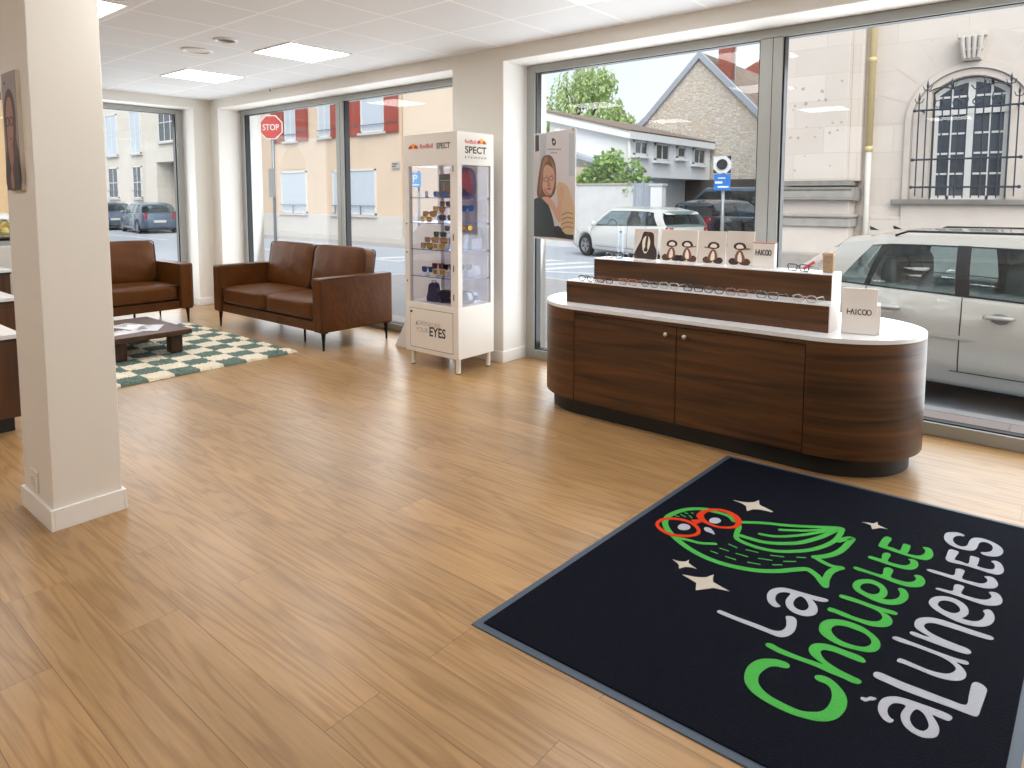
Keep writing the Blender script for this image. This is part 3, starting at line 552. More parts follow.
def make_sofa(name, label, cat, W, ncush):
    t = thing(name, label, cat, (0, 0, 0), local=True)
    D, AT = .84, .142
    zb, za = .172, .676
    for sg in (-1, 1):
        x0, x1 = (W-AT, W) if sg > 0 else (-W, -W+AT)
        b = MB(); b.box(x0, 0, zb, x1, D, za); a = b.build('armrest', leather, t, bevel=.022, seg=3)
        p = MB(); ring(p, x0+.004, x1-.004, zb+.012, za-.006, .012, .0055, .018, 'XZ')
        xi = x0+.004 if sg > 0 else x1-.004; xo = x1-.004 if sg > 0 else x0+.004
        for xx in (xi, xo): p.tube([(xx, .02, za-.007), (xx, D-.02, za-.007)], .0055, 6)
        p.build('piping', piping_m, a, smooth=True)
        for yy, dy in ((.055, .02), (D-.055, -.02)):
            l = MB(); xx = sg*(W-.05)
            l.tube([(xx, yy, zb), (xx, yy, zb-.02), (xx+sg*.003, yy-dy*.1, zb*.5), (xx+sg*.005, yy-dy*.2, 0)], [.024, .021, .014, .009], 8)
            l.box(xx-.045, yy-.022, zb-.006, xx+.045, yy+.022, zb)
            l.build('leg', black_steel, t)
    l = MB(); l.tube([(W-.56, .19, zb), (W-.56, .19, 0)], [.012, .01], 8); l.box(W-.6, .17, zb-.005, W-.52, .21, zb); l.build('leg', black_steel, t)
    b = MB(); b.box(-W+AT, .028, zb, W-AT, D-.03, .268); b.build('seat_base', leather, t, bevel=.012)
    b = MB(); b.box(-W+AT, D-.15, .268, W-AT, D, .66); b.build('back_frame', leather, t, bevel=.03, seg=3)
    wc = (2*W-2*AT)/ncush
    for kc in range(ncush):
        c = -W+AT+wc*(kc+.5)
        b = MB(); cushion(b, (c, .315, .362), (wc/2-.003, .312, .088), 9, (0, 0, .16)); q = b.build('seat_cushion', leather, t, smooth=True, merge=True)
        p = MB(); ring(p, c-wc/2+.012, c+wc/2-.012, .018, .61, .435, .0055, .03); ring(p, c-wc/2+.012, c+wc/2-.012, .018, .61, .292, .0055, .03); p.build('piping', piping_m, q, smooth=True)
        b = MB(); b.mx = Matrix.Translation((0, .63, .44)) @ Matrix.Rotation(-.16, 4, 'X') @ Matrix.Translation((0, -.63, -.44))
        cushion(b, (c, .62, .672), (wc/2-.003, .085, .246), 8, (0, .28, .015), 16, wr=.035); q = b.build('back_cushion', leather, t, smooth=True, merge=True)
        p = MB(); p.mx = b.mx.copy(); ring(p, c-wc/2+.012, c+wc/2-.012, .439, .905, .552, .0055, .04, 'XZ'); ring(p, c-wc/2+.012, c+wc/2-.012, .439, .905, .688, .0055, .04, 'XZ'); p.build('piping', piping_m, q, smooth=True)
    return t
sofa = make_sofa('leather_sofa', 'brown leather two-seat sofa with black legs in front of the street window', 'sofa', 1.01, 2)
sofa.location = (-6.278, 3.56, 0)
chair = make_sofa('leather_armchair', 'wide brown leather armchair half hidden by the column, behind the coffee table', 'armchair', .69, 1)
chair.location = (-7.66, 2.83, 0); chair.rotation_euler = (0, 0, PI/2)

# ---------------------------------------------------------------- rug, coffee table, leaflets
def rug_object():
    x0, x1, y0, y1 = -7.60, -5.45, 1.83, 3.43
    m, n, l, bs = nodes_of('checked_shag_pile')
    tc = n.new('ShaderNodeTexCoord'); ns = n.new('ShaderNodeTexNoise'); ns.inputs['Scale'].default_value = 26; ns.inputs['Detail'].default_value = 3
    l.new(tc.outputs['Object'], ns.inputs['Vector'])
    sb = n.new('ShaderNodeVectorMath'); sb.operation = 'SUBTRACT'; sb.inputs[1].default_value = (.5, .5, .5); l.new(ns.outputs['Color'], sb.inputs[0])
    sc = n.new('ShaderNodeVectorMath'); sc.operation = 'SCALE'; sc.inputs['Scale'].default_value = .035; l.new(sb.outputs['Vector'], sc.inputs[0])
    ad = n.new('ShaderNodeVectorMath'); l.new(tc.outputs['Object'], ad.inputs[0]); l.new(sc.outputs['Vector'], ad.inputs[1])
    mp = n.new('ShaderNodeMapping'); mp.inputs['Location'].default_value = (10.845, 11.239, .1); l.new(ad.outputs['Vector'], mp.inputs['Vector'])
    ck = n.new('ShaderNodeTexChecker'); ck.inputs['Scale'].default_value = 1/.199; l.new(mp.outputs['Vector'], ck.inputs['Vector'])
    ck.inputs['Color1'].default_value = rgb(238, 228, 208); ck.inputs['Color2'].default_value = rgb(104, 126, 117)
    flatz = n.new('ShaderNodeVectorMath'); flatz.operation = 'MULTIPLY'; flatz.inputs[1].default_value = (1, 1, 0)
    l.new(ad.outputs['Vector'], flatz.inputs[0]); l.new(flatz.outputs['Vector'], mp.inputs['Vector'])
    n2 = n.new('ShaderNodeTexNoise'); n2.inputs['Scale'].default_value = 180; l.new(tc.outputs['Object'], n2.inputs['Vector'])
    mr = n.new('ShaderNodeMapRange'); mr.inputs['To Min'].default_value = .72; mr.inputs['To Max'].default_value = 1.2; l.new(n2.outputs['Fac'], mr.inputs['Value'])
    mx = n.new('ShaderNodeMix'); mx.data_type = 'RGBA'; mx.blend_type = 'MULTIPLY'; mx.inputs['Factor'].default_value = 1
    l.new(ck.outputs['Color'], mx.inputs['A']); l.new(mr.outputs['Result'], mx.inputs['B']); l.new(mx.outputs['Result'], bs.inputs['Base Color'])
    bs.inputs['Roughness'].default_value = .95; bs.inputs['Sheen Weight'].default_value = .3; bs.inputs['Specular IOR Level'].default_value = .1
    rnd = random.Random(3)
    b = MB(); nx, ny = 230, 160
    hh = [[0]*(nx+1) for _ in range(ny+1)]
    def fn(u, v):
        e = min(u*nx, nx-u*nx, v*ny, ny-v*ny)
        z = .022+rnd.uniform(-.006, .006) if e > 1.5 else (.016+rnd.uniform(-.006, .006) if e > .5 else .002)
        j = .004 if e > .5 else .008
        return (x0+u*(x1-x0)+rnd.uniform(-j, j), y0+v*(y1-y0)+rnd.uniform(-j, j), z)
    b.grid(fn, nx, ny)
    o = b.build('shag_rug', m)
    tag(o, 'cream and dark green checked shaggy rug under the coffee table', 'rug')
    # woven backing beneath the pile
    k = MB(); k.box(x0+.01, y0+.01, 0, x1-.01, y1-.01, .006); k.build('backing', M('rug_backing', (196, 178, 150), .9), o)
rug_object()
walnut_t = wood('walnut_table', (54, 31, 15), (92, 57, 32), axis=1, rough=.45)
RZ = .028
t = thing('coffee_table', 'low dark wooden coffee table on the checked rug', 'table', (-6.6, 2.45, RZ))
b = MB(); b.box(-7.05, 2.10, .197, -6.09, 2.77, .242); b.build('tabletop', walnut_t, t, bevel=.004)
for x, y in ((-6.235, 2.21), (-6.235, 2.675), (-6.955, 2.21), (-6.955, 2.675)):
    b = MB(); b.box(x-.05, y-.05, RZ, x+.05, y+.05, .197); b.build('leg', wood('walnut_leg', (52, 29, 15), (86, 52, 29), axis=2, rough=.4), t, bevel=.003)
paper = M('white_paper', (236, 234, 236), .5, noise=.02); ink = M('grey_ink', (120, 118, 128), .6)
def leaflet(label, x, y, w, h, rz, z, cover=None):
    t = thing('leaflet', label, 'leaflet', (x, y, z), rz, 'leaflets on the coffee table', local=True)
    b = MB(); b.grid(lambda u, v: ((u-.5)*w, (v-.5)*h, .001+.004*math.sin(u*PI)*.6), 6, 2); b.grid(lambda u, v: ((u-.5)*w, (v-.5)*h, 0), 6, 2, flip=True); b.build('sheet', cover or paper, t)
    b = MB()
    for k in range(5):
        v0 = -h*.35+k*h*.16; f = .25+.5*((k*37) % 10)/10
        b.box(-w*.38, v0, .0052, -w*.38+w*.7*f, v0+h*.05, .0056)
    b.build('printing', ink, t)
leaflet('white printed leaflet lying in the middle of the coffee table', -6.62, 2.44, .30, .21, .35, .2425)
leaflet('pale leaflet lying nearest the visible far corner of the coffee table', -6.40, 2.52, .21, .30, 1.0, .2427, M('pale_paper', (214, 210, 216), .45))
leaflet('pale grey leaflet at the near edge of the coffee table', -6.36, 2.27, .21, .30, .15, .2429, M('grey_paper', (222, 219, 222), .45))

# ---------------------------------------------------------------- dark counters behind the column
walnut_v = wood('walnut_upright', (58, 33, 16), (94, 58, 30), axis=2, rough=.4)
white_top = M('white_laminate', (232, 234, 238), .22, noise=.01)
def desk(label, x0, x1, y0, y1, h, drawers):
    t = thing('service_desk', label, 'desk', ((x0+x1)/2, (y0+y1)/2, 0), group='white-topped wooden desks behind the column')
    b = MB(); b.box(x0+.02, y0+.02, .09, x1-.012, y1-.012, h-.03); b.build('carcass', walnut_v, t, bevel=.003)
    b = MB(); b.box(x0+.05, y0+.05, 0, x1-.05, y1-.05, .09); b.build('plinth', M('black_plinth', (20, 19, 18), .5), t)
    b = MB(); b.box(x0, y0, h-.028, x1, y1, h); b.build('worktop', white_top, t, bevel=.003)
    b = MB(); b.box(x0+.004, y0+.004, h-.042, x1-.004, y1-.004, h-.028); b.build('edge_strip', M('black_plinth', (20, 19, 18), .5), t)
    if drawers:
        for k in range(2):
            z = .12+k*.21
            b = MB(); b.box(x1-.012, y1-.46, z, x1+.006, y1-.03, z+.2); d = b.build('drawer', walnut_v, t, bevel=.003)
            b = MB(); b.box(x1+.006, y1-.30, z+.165, x1+.022, y1-.19, z+.175); b.build('handle', black_steel, d)
desk('white-topped wooden desk closest behind the column, over its black plinth', -5.45, -4.885, -.7, 1.205, .60, False)
desk('white-topped desk with drawers, between the two other desks behind the column', -7.1, -6.5, -.3, 1.60, .62, True)
desk('white-topped dark desk farthest behind the column, under the side window', -8.35, -7.74, -.2, 1.86, .735, False)
t = thing('window_rail', 'black rail on the sill of the side window left of the column', 'rail', (-8.98, 1.2, .88))
b = MB(); b.bar((-8.95, .25, .955), (-8.95, 2.15, .955), .03, .03); b.build('bar', black_steel, t)
for y in (.4, 1.15, 1.9):
    b = MB(); b.tube([(-8.95, y, .88), (-8.95, y, .945)], .012); b.build('foot', black_steel, t)
# ---------------------------------------------------------------- display counter
walnut_h = wood('walnut_veneer', (40, 23, 9), (100, 62, 30), axis=0, rough=.38, scale=.9)
KXR = 1.075                                          # the right end bows out a little more
def stadium(xa, xb, yc, r, n=40):
    p = [(xb+KXR*r*math.sin(a), yc-r*math.cos(a)) for a in [PI*i/n for i in range(n+1)]]
    p += [(xa-r*math.sin(a), yc+r*math.cos(a)) for a in [PI*i/n for i in range(n+1)]]
    return p
KX0, KX1, KY, KR = -2.48, -1.045, 4.005, .435
up = lambda a, b_, t_: Vector((a, b_, t_))
ct = thing('display_counter', 'long rounded walnut display counter with white top by the window', 'counter', (-1.76, KY, 0))
b = MB(); b.prism([stadium(KX0, KX1, KY, KR-.05)], up, 0, .108); b.build('plinth', M('black_plinth', (20, 19, 18), .5), ct, smooth=False)
b = MB(); b.prism([stadium(KX0, KX1, KY, KR-.014)], up, .108, .70); b.build('carcass', walnut_h, ct)
def curved(xa, a0, a1, side):
    m = MB(); n = 72; r0, r1 = KR-.014, KR
    def P(a, r): return (xa+side*r*(KXR if side > 0 else 1)*math.sin(a), KY-r*math.cos(a))
    lp = [P(a0+(a1-a0)*i/n, r1) for i in range(n+1)]+[P(a1-(a1-a0)*i/n, r0) for i in range(n+1)]
    if side < 0: lp = lp[::-1]
    m.prism([lp], up, .105, .699); return m
walnut_c = wood('walnut_curved_veneer', (40, 23, 9), (100, 62, 30), axis=(0, 1), rough=.38, scale=.9)
curved(KX1+.003, 0, PI, 1).build('end_panel', walnut_c, ct)
curved(KX0-.003, 0, PI, -1).build('end_panel', walnut_c, ct)
mid = (KX0+KX1)/2
for s, x0, x1 in ((-1, KX0+.002, mid-.003), (1, mid+.003, KX1-.002)):
    b = MB(); b.box(x0, KY-KR, .105, x1, KY-KR+.02, .672); d = b.build('door', walnut_h, ct)
    b = MB(); b.mx = Matrix.Translation((mid+s*.058, KY-KR, .628)) @ Matrix.Rotation(PI/2, 4, 'X'); b.lathe([(.006, 0), (.006, .014), (.013, .017), (.014, .024), (.009, .030), (.001, .031)], n=18)
    k = b.build('knob', M('brushed_nickel', (196, 190, 180), .3, .9), d, smooth=True); k['label'] = 'round nickel knob'
b = MB(); b.box(KX0, KY-KR+.004, .678, KX1, KY-KR+.02, .70); b.build('top_rail', walnut_h, ct)
b = MB(); b.prism([stadium(KX0, KX1, KY, KR+.002)], up, .70, .722); b.build('worktop', white_top, ct)
lit_edge = M('window_lit_end', (232, 222, 216), .3, noise=.02)  # pinkish white puts window light reflected on the ends into the colour
def riser(name, x0, x1, y0, y1, z0, z1):
    m = MB(); m.box(x0, y0, z0, x1, y1, z1-.006); p = m.build(name, walnut_h, ct, bevel=.0015)
    m = MB(); m.box(x1, y0+.003, z0, x1+.004, y1, z1-.006); m.build('end_cap', lit_edge, p)
    m = MB(); m.box(x0, y0, z1-.006, x1+.004, y1, z1); m.build('cover', white_top, p)
    return p
T1, T2 = .868, 1.012
riser('lower_step', -2.64, -.975, 3.705, 3.872, .722, T1)
riser('rear_step', -2.64, -1.08, 4.052, 4.20, .722, T1)
riser('upper_step', -2.53, -1.012, 3.872, 4.052, .722, T2)

# eyeglasses
def glasses_geo(t, fm, lm, w=.135, h=.036, round_=False, temples=True, wrap=0.0, lens_t=.0015, thick=.0029):
    r = MB(); hw = w*.5; lw = w*.205
    shapes = []
    for s in (-1, 1):
        cx = s*w*.262
        p = ellipse(cx, h*.55, lw, h*.5, 18) if round_ else [(cx+sx*lw*kx, h*.55+sz*h*.5*kz) for sx, sz, kx, kz in ((1, .1, 1, 1), (1, .75, .96, 1), (.72, 1, 1, 1), (-.72, 1, 1, 1), (-1, .75, .96, 1), (-1, .1, 1, 1), (-.85, -.7, 1, 1), (-.5, -1, 1, 1), (.5, -1, 1, 1), (.85, -.7, 1, 1))]
        if not round_: p = smooth_loop(p, 2)
        shapes.append(p)
        f3 = lambda x, z: Vector((x, wrap*(x/hw)**2, z))
        r.tube([f3(x, z) for x, z in p]+[f3(*p[0])], thick, 6, cap=False)
    f3 = lambda x, z: Vector((x, wrap*(x/hw)**2, z))
    r.tube([f3(-w*.065, h*.75), f3(0, h*.86), f3(w*.065, h*.75)], thick, 6)
    if temples:
        for s in (-1, 1):
            a = f3(s*hw*.97, h*.82)
            r.tube([f3(s*w*.46, h*.8), a, a+Vector((s*.002, .03, .0)), a+Vector((0, .095, -.002)), a+Vector((-s*.004, .132, -h*.75))], thick, 6)
    r.build('frame', fm, t, smooth=True)
    for p in shapes:
        l = MB(); l.prism([p], lambda x, z, q: f3(x, z)+Vector((0, q, 0)), -lens_t/2, lens_t/2); l.build('lens', lm, t)
clear = glass('clear_lens', (.93, .95, .95))
rims = [M('rim_silver', (150, 150, 155), .25, .9), M('rim_gunmetal', (80, 80, 88), .3, .9), M('rim_rose', (176, 130, 115), .3, .8), M('rim_clear', (205, 200, 198), .25, .2), M('rim_brown', (96, 66, 52), .35)]
GX_ = [(-2.50, 3.775), (-2.355, 3.775), (-2.19, 3.78), (-2.03, 3.775), (-1.90, 3.775), (-1.745, 3.78), (-1.615, 3.775), (-1.48, 3.78), (-1.305, 3.775), (-1.105, 3.775)]
names = ['first', 'second', 'third', 'fourth', 'fifth', 'sixth', 'seventh', 'eighth', 'ninth', 'tenth']
for i, (x, y) in enumerate(GX_):
    t = thing('eyeglasses', '%s pair of clear eyeglasses from the left on the lower counter step' % names[i], 'eyeglasses', (x, y-.04, T1), random.uniform(-.12, .12), 'clear eyeglasses on the lower counter step', local=True)
    glasses_geo(t, rims[(i*3+1) % 5], clear, .132, .036, round_=(i % 3 == 0))
for x, y, rz, lab in ((-2.42, 3.95, .2, 'clear eyeglasses alone at the left end of the upper counter step'), (-1.205, 3.93, -.15, 'clear eyeglasses at the right end of the upper step beside the small logo box')):
    t = thing('eyeglasses', lab, 'eyeglasses', (x, y, T2), rz, local=True); glasses_geo(t, rims[1], clear, .13, .036)

# cards standing on the upper step
card_m = M('card_beige', (214, 205, 196), .5, noise=.03); card_w = M('card_edge', (236, 232, 226), .4)
brown_i = M('card_brown_ink', (84, 56, 44), .6, noise=.4, scale=160); black_i = M('card_black_ink', (54, 40, 36), .6, noise=.4, scale=160); red_i = M('card_red_ink', (128, 82, 62), .6, noise=.4, scale=160); pale_i = M('card_pale_ink', (236, 226, 214), .6)
def figure(mb, fn, cx, sc, flip, kind):
    """abstract seated figure drawn in brown ink"""
    f = -1 if flip else 1
    q = lambda pts: [(cx+f*u*sc, .008+v*sc) for u, v in pts]
    flat(mb, 1, q([(-.62, 0), (-.75, .25), (-.5, .45), (-.2, .3), (0, .08), (-.25, -.02)]), fn, .0008)
    flat(mb, 2, q([(.62, 0), (.78, .2), (.6, .42), (.25, .36), (.05, .1), (.3, -.02)]), fn, .0008)
    flat(mb, 3, q([(-.36, .3), (-.3, .62), (-.1, .95), (.15, .95), (.3, .7), (.34, .35), (0, .12)]), fn, .0012)
    flat(mb, 4, q([(-.14, .2), (-.12, .6), (.02, .86), (.14, .6), (.12, .25)]), fn, .0016)
    flat(mb, 2, q([(-.42, 1.12), (-.3, 1.42), (.05, 1.52), (.4, 1.4), (.46, 1.15), (.2, 1.02), (-.15, 1.0)]), fn, .0012)
    flat(mb, 4, q([(-.22, 1.14), (-.12, 1.34), (.1, 1.38), (.28, 1.26), (.2, 1.1)]), fn, .0016)
    if kind: flat(mb, 3, q([(-.66, 1.08), (-.62, 1.15), (-.2, 1.1), (-.2, 1.03)]), fn, .002)
def stand_card(label, x0, y0, x1, y1, h, figs, portrait=False):
    o = Vector((x0, y0, T2)); u = Vector((x1-x0, y1-y0, 0)); w = u.length; u.normalize(); n = u.cross(Vector((0, 0, 1)))
    v = (Vector((0, 0, 1))-n*.10).normalized(); tn = u.cross(v)
    t = thing('display_card', label, 'display card', (x0, y0, T2))
    f0 = frame_fn(o-tn*.004, u, v)
    b = MB(); b.prism([smooth_loop([(0, 0), (w, 0), (w, h), (0, h)], 1)], f0, 0, .004); b.build('panel', card_w, t)
    back = MB(); back.prism([[(w*.35, 0), (w*.65, 0), (w*.6, h*.62), (w*.4, h*.62)]], frame_fn(o-n*.05, u, (Vector((0, 0, 1))+n*.23).normalized()), -.002, 0); back.build('strut', card_w, t)
    fn = frame_fn(o, u, v); b = MB(); b.k = 0; b.prism([[(.002, .002), (w-.002, .002), (w-.002, h-.002), (.002, h-.002)]], fn, 0, .0004)
    if portrait:
        flat(b, 2, px([(.04, .06), (.1, .3), (.28, .6), (.38, .88), (.55, .9), (.8, .85), (.86, .5), (.97, .3), (.95, .04), (.5, .03)], w, h), fn, .0008)
        flat(b, 4, px([(.38, .35), (.36, .6), (.46, .75), (.6, .76), (.68, .6), (.66, .4), (.55, .22), (.46, .22)], w, h), fn, .0012)
        flat(b, 1, px([(.50, .3), (.48, .55), (.54, .88), (.60, .86), (.58, .5), (.57, .3)], w, h), fn, .0016)
        flat(b, 2, px([(.44, .28), (.46, .38), (.54, .4), (.6, .34), (.56, .26)], w, h), fn, .002)
    for cx, flip, kind in figs: figure(b, fn, cx*w, h*.42, flip, kind)
    b.build('print', [card_m, brown_i, black_i, red_i, pale_i], t)
stand_card('dark portrait card at the left of the card row on the counter', -2.295, 3.985, -2.118, 3.985, .205, [], True)
stand_card('widest beige card with two figure drawings beside the dark portrait card', -2.095, 3.985, -1.842, 3.985, .205, [(.30, False, 0), (.74, True, 1)])
stand_card('beige card with one crouching figure between the double card and the last card', -1.838, 3.985, -1.655, 3.985, .205, [(.55, False, 1)])
stand_card('beige figure card next to the small logo box on the counter', -1.65, 3.985, -1.483, 3.985, .21, [(.5, True, 1)])
# small logo box
logo_ink = M('logo_black', (34, 34, 38), .5)
def logo(mb, fn, w, h, letters):
    """strokes of the spectacle logo: letters is a list of polylines in 0..1 coordinates"""
    for pl in letters:
        pts = [(a*w, c*h) for a, c in pl]; th = h*.085
        for i in range(len(pts)-1):
            a, c = Vector(pts[i]), Vector(pts[i+1]); d = (c-a); L = d.length
            if L < 1e-6: continue
            d /= L; nn = Vector((-d.y, d.x))*th; a -= d*th*.6; c += d*th*.6
            mb.prism([[tuple(a-nn), tuple(c-nn), tuple(c+nn), tuple(a+nn)]], fn, 0, .0006)
def arcpts(cx, cy, rx, ry, a0, a1, n=10): return [(cx+rx*math.cos(math.radians(a0+(a1-a0)*i/n)), cy+ry*math.sin(math.radians(a0+(a1-a0)*i/n))) for i in range(n+1)]
LOGO = [[(0, 1), (0, 0)], [(0, .5), (.15, .5)], [(.15, 0), (.21, 1), (.29, 0)], [(.36, 0), (.36, 1)], arcpts(.53, .5, .09, .5, 60, 300), arcpts(.71, .5, .085, .5, 0, 360, 16), arcpts(.90, .5, .085, .5, 0, 360, 16), [(.79, .5), (.82, .5)]]
t = thing('logo_box', 'small white box with black logo at the right of the card row', 'logo box', (-1.42, 4.0, T2), -.05, local=True)
b = MB(); b.box(-.065, -.02, 0, .065, .02, .148); b.build('box', M('box_white', (232, 226, 220), .4), t, bevel=.003)
b = MB(); b.box(-.066, -.021, .143, .066, .021, .149); b.build('rim', M('box_red_rim', (196, 120, 104), .45), t)
b = MB(); logo(b, frame_fn((-.045, -.0205, .075), (1, 0, 0), (0, 0, 1)), .092, .03, LOGO); b.build('logo', logo_ink, t)
# big logo block on the worktop
t = thing('logo_block', 'white card block with black logo on the counter worktop end', 'logo block', (-.85, 3.79, .7235), .22, local=True)
b = MB(); b.mx = Matrix.Rotation(-.07, 4, 'X'); b.box(-.082, -.012, 0, .082, .012, .235); b.build('panel', M('box_white', (232, 226, 220), .4), t, bevel=.002)
lb = MB(); lb.mx = b.mx.copy(); logo(lb, frame_fn((-.056, -.0125, .1), (1, 0, 0), (0, 0, 1)), .112, .026, LOGO); lb.build('logo', logo_ink, t)
b = MB(); b.box(-.05, .02, 0, .098, .13, .15); b.build('foot_block', lit_edge, t, bevel=.002)
# acrylic holder, striped leaflet, patterned box
t = thing('acrylic_stand', 'tall clear acrylic stand at the left of the upper step', 'stand', (-2.42, 4.03, T2))
acr = glass('acrylic', (.86, .91, .96))
b = MB()
for x in (-2.44, -2.405): b.box(x-.004, 4.02, T2, x+.004, 4.045, T2+.21)
b.box(-2.445, 4.02, T2, -2.40, 4.045, T2+.006); b.build('uprights', acr, t, bevel=.001)
t = thing('folded_leaflet', 'red and white leaflet leaning at the right end of the upper step', 'leaflet', (-1.12, 4.01, T2))
b = MB(); b.bar((-1.20, 3.99, T2+.012), (-1.06, 4.03, T2+.12), .035, .003, (0, -1, .2)); b.build('sheet', paper, t)
b = MB(); b.bar((-1.195, 3.986, T2+.008), (-1.14, 4.002, T2+.05), .014, .004, (0, -1, .2)); b.build('stripe', M('leaflet_red', (214, 70, 66), .5), t)
t = thing('patterned_pouch', 'small brown patterned pouch standing behind the leaflet on the counter', 'pouch', (-1.06, 3.98, T2))
b = MB(); b.box(-1.085, 3.955, T2, -1.03, 4.0, T2+.105); b.build('body', M('pouch_pattern', (168, 140, 112), .7, noise=.5, scale=90), t, bevel=.006)
b = MB(); b.box(-1.087, 3.953, T2+.09, -1.028, 4.002, T2+.109); b.build('flap', M('pouch_flap', (190, 164, 140), .7, noise=.3, scale=60), t, bevel=.004)

# ---------------------------------------------------------------- glazed display cabinet
cab_m = M('white_lacquer', (236, 231, 224), .32, noise=.01)
cX0, cX1, cY0, cY1 = -4.385, -3.757, 3.80, 4.225
cab = thing('display_cabinet', 'tall white glazed sunglasses display cabinet on short legs', 'cabinet', (-4.04, 4.0, 0))
b = MB(); b.box(cX0, cY0, 1.675, cX1, cY1, 1.936); b.build('header', cab_m, cab, bevel=.004)
b = MB(); b.box(cX0, cY0, .123, cX1, cY1, .545); b.build('lower_cupboard', cab_m, cab, bevel=.004)
for x0, x1, y0, y1 in ((cX0, cX0+.058, cY0, cY0+.04), (cX1-.082, cX1, cY0, cY0+.05), (cX0, cX0+.04, cY1-.04, cY1), (cX1-.04, cX1, cY1-.04, cY1)):
    b = MB(); b.box(x0, y0, .545, x1, y1, 1.675); b.build('corner_post', cab_m, cab, bevel=.002)
for x, y in ((cX0+.05, cY0+.04), (cX1-.03, cY0+.03), (cX0+.05, cY1-.04), (cX1-.03, cY1-.04)):
    b = MB(); b.tube([(x, y, .123), (x, y, .008)], .0185, 16); l = b.build('leg', cab_m, cab, smooth=False)
    b = MB(); b.tube([(x, y, .008), (x, y, 0)], .018, 16); b.build('foot_pad', M('grey_foot', (90, 88, 86), .6), l)
cg = glass('cabinet_glass', (.95, .95, .985))
b = MB(); b.box(cX0+.058, cY0+.012, .548, cX1-.082, cY0+.016, 1.672); gd = b.build('glass_door', cg, cab)
b = MB(); b.box(cX1-.012, cY0+.05, .548, cX1-.008, cY1-.04, 1.672); b.build('side_glass', cg, cab)
b = MB(); b.box(cX0+.04, cY1-.012, .548, cX1-.04, cY1-.008, 1.672); b.build('back_glass', glass('frosted_acrylic', (.90, .88, .95)), cab)
b = MB(); b.box(cX0+.062, cY0-.003, .165, cX1-.062, cY0+.004, .492); cd = b.build('cupboard_door', cab_m, cab, bevel=.002)
b = MB()
for q in ((cX0+.058, .161, cX0+.062, .496), (cX1-.062, .161, cX1-.058, .496), (cX0+.058, .161, cX1-.058, .165), (cX0+.058, .492, cX1-.058, .496)): b.box(q[0], cY0-.0008, q[1], q[2], cY0+.002, q[3])
b.build('door_gap', M('shadow_gap_dark', (70, 66, 62), .8), cab)
b = MB(); b.box(cX0+.072, cY0-.009, .455, cX0+.09, cY0-.003, .472); b.build('latch', M('dark_lock', (48, 48, 52), .4, .5), cd)
for z in (.72, .96, 1.20):
    b = MB(); b.tube([(cX0+.03, cY0-.006, z), (cX0+.03, cY0, z)], .006, 10); b.build('lock_pin', M('dark_lock', (48, 48, 52), .4, .5), cab)
for z in (.60, .83, 1.08, 1.62):
    b = MB(); b.box(cX1-.05, cY0-.004, z, cX1-.044, cY0, z+.05); b.build('hinge', M('dark_lock', (48, 48, 52), .4, .5), cab)
shelf_edge = M('blue_shelf_edge', (96, 104, 158), .3, noise=.03)
SHZ = [1.419, 1.213, .993, .768]
for z in SHZ:
    b = MB(); b.box(cX0+.02, cY0+.02, z-.006, cX1-.014, cY1-.02, z); s = b.build('glass_shelf', glass('shelf_glass', (.88, .9, .96)), cab)
    b = MB(); b.box(cX0+.058, cY0+.0165, z-.007, cX1-.082, cY0+.02, z); b.box(cX1-.0145, cY0+.05, z-.007, cX1-.0125, cY1-.04, z); b.build('shelf_edge', shelf_edge, s)
    b = MB(); b.box(cX1-.035, cY1-.052, z-.02, cX1-.014, cY1-.04, z-.007); b.build('shelf_clip', M('dark_lock', (48, 48, 52), .4, .5), s)
blk = M('print_ink_black', (36, 35, 38), .5); redp = M('print_ink_red', (208, 52, 48), .5); yel = M('print_ink_yellow', (246, 190, 40), .5); outl = M('print_ink_outline', (176, 168, 160), .5)
def bull_logo(mb, fn, x, z, s):
    """two red beasts before a yellow sun"""
    mb.k = 2; mb.prism([ellipse(x+.5*s, z+.24*s, .17*s, .17*s, 20)], fn, 0, .0006)
    for f in (-1, 1):
        P = lambda pts: [(x+.5*s+f*u*s, z+v*s) for u, v in pts]
        flat(mb, 1, P([(.06, .12), (.12, .2), (.2, .3), (.32, .26), (.46, .12), (.5, .2), (.44, .06), (.36, .1), (.3, .0), (.26, .1), (.16, .06)]), fn, .0011)
g = MB(); fnF = frame_fn((cX0, cY0-.0006, 0), (1, 0, 0), (0, 0, 1)); ux, uz = Vector((1, 0, 0)), Vector((0, 0, 1))
bull_logo(g, fnF, .055, 1.808, .13)
g.k = 1; text_mesh(g, 'RedBull', (cX0+.205, cY0-.0006, 1.815), ux, uz, .036, .15, .0006, .012)
g.k = 0; text_mesh(g, 'SPECT', (cX0+.395, cY0-.0006, 1.805), ux, uz, .048, .155, .0006, .02)
fnS = frame_fn((cX1+.0006, cY0, 0), (0, 1, 0), (0, 0, 1)); uy = Vector((0, 1, 0))
g.k = 1; text_mesh(g, 'RedBull', (cX1+.0006, cY0+.085, 1.845), uy, uz, .03, .125, .0006, .016)
bull_logo(g, fnS, .215, 1.84, .125)
g.k = 0; text_mesh(g, 'SPECT', (cX1+.0006, cY0+.085, 1.768), uy, uz, .056, .25, .0006, .022)
text_mesh(g, 'E Y E W E A R', (cX1+.0006, cY0+.085, 1.728), uy, uz, .016, .25, .0006)
g.build('header_lettering', [blk, redp, yel, outl], cab)
g = MB(); yd = cY0-.0036
g.k = 0; text_mesh(g, 'A', (cX0+.130, yd, .352), ux, uz, .035, .026, .0006, .015)
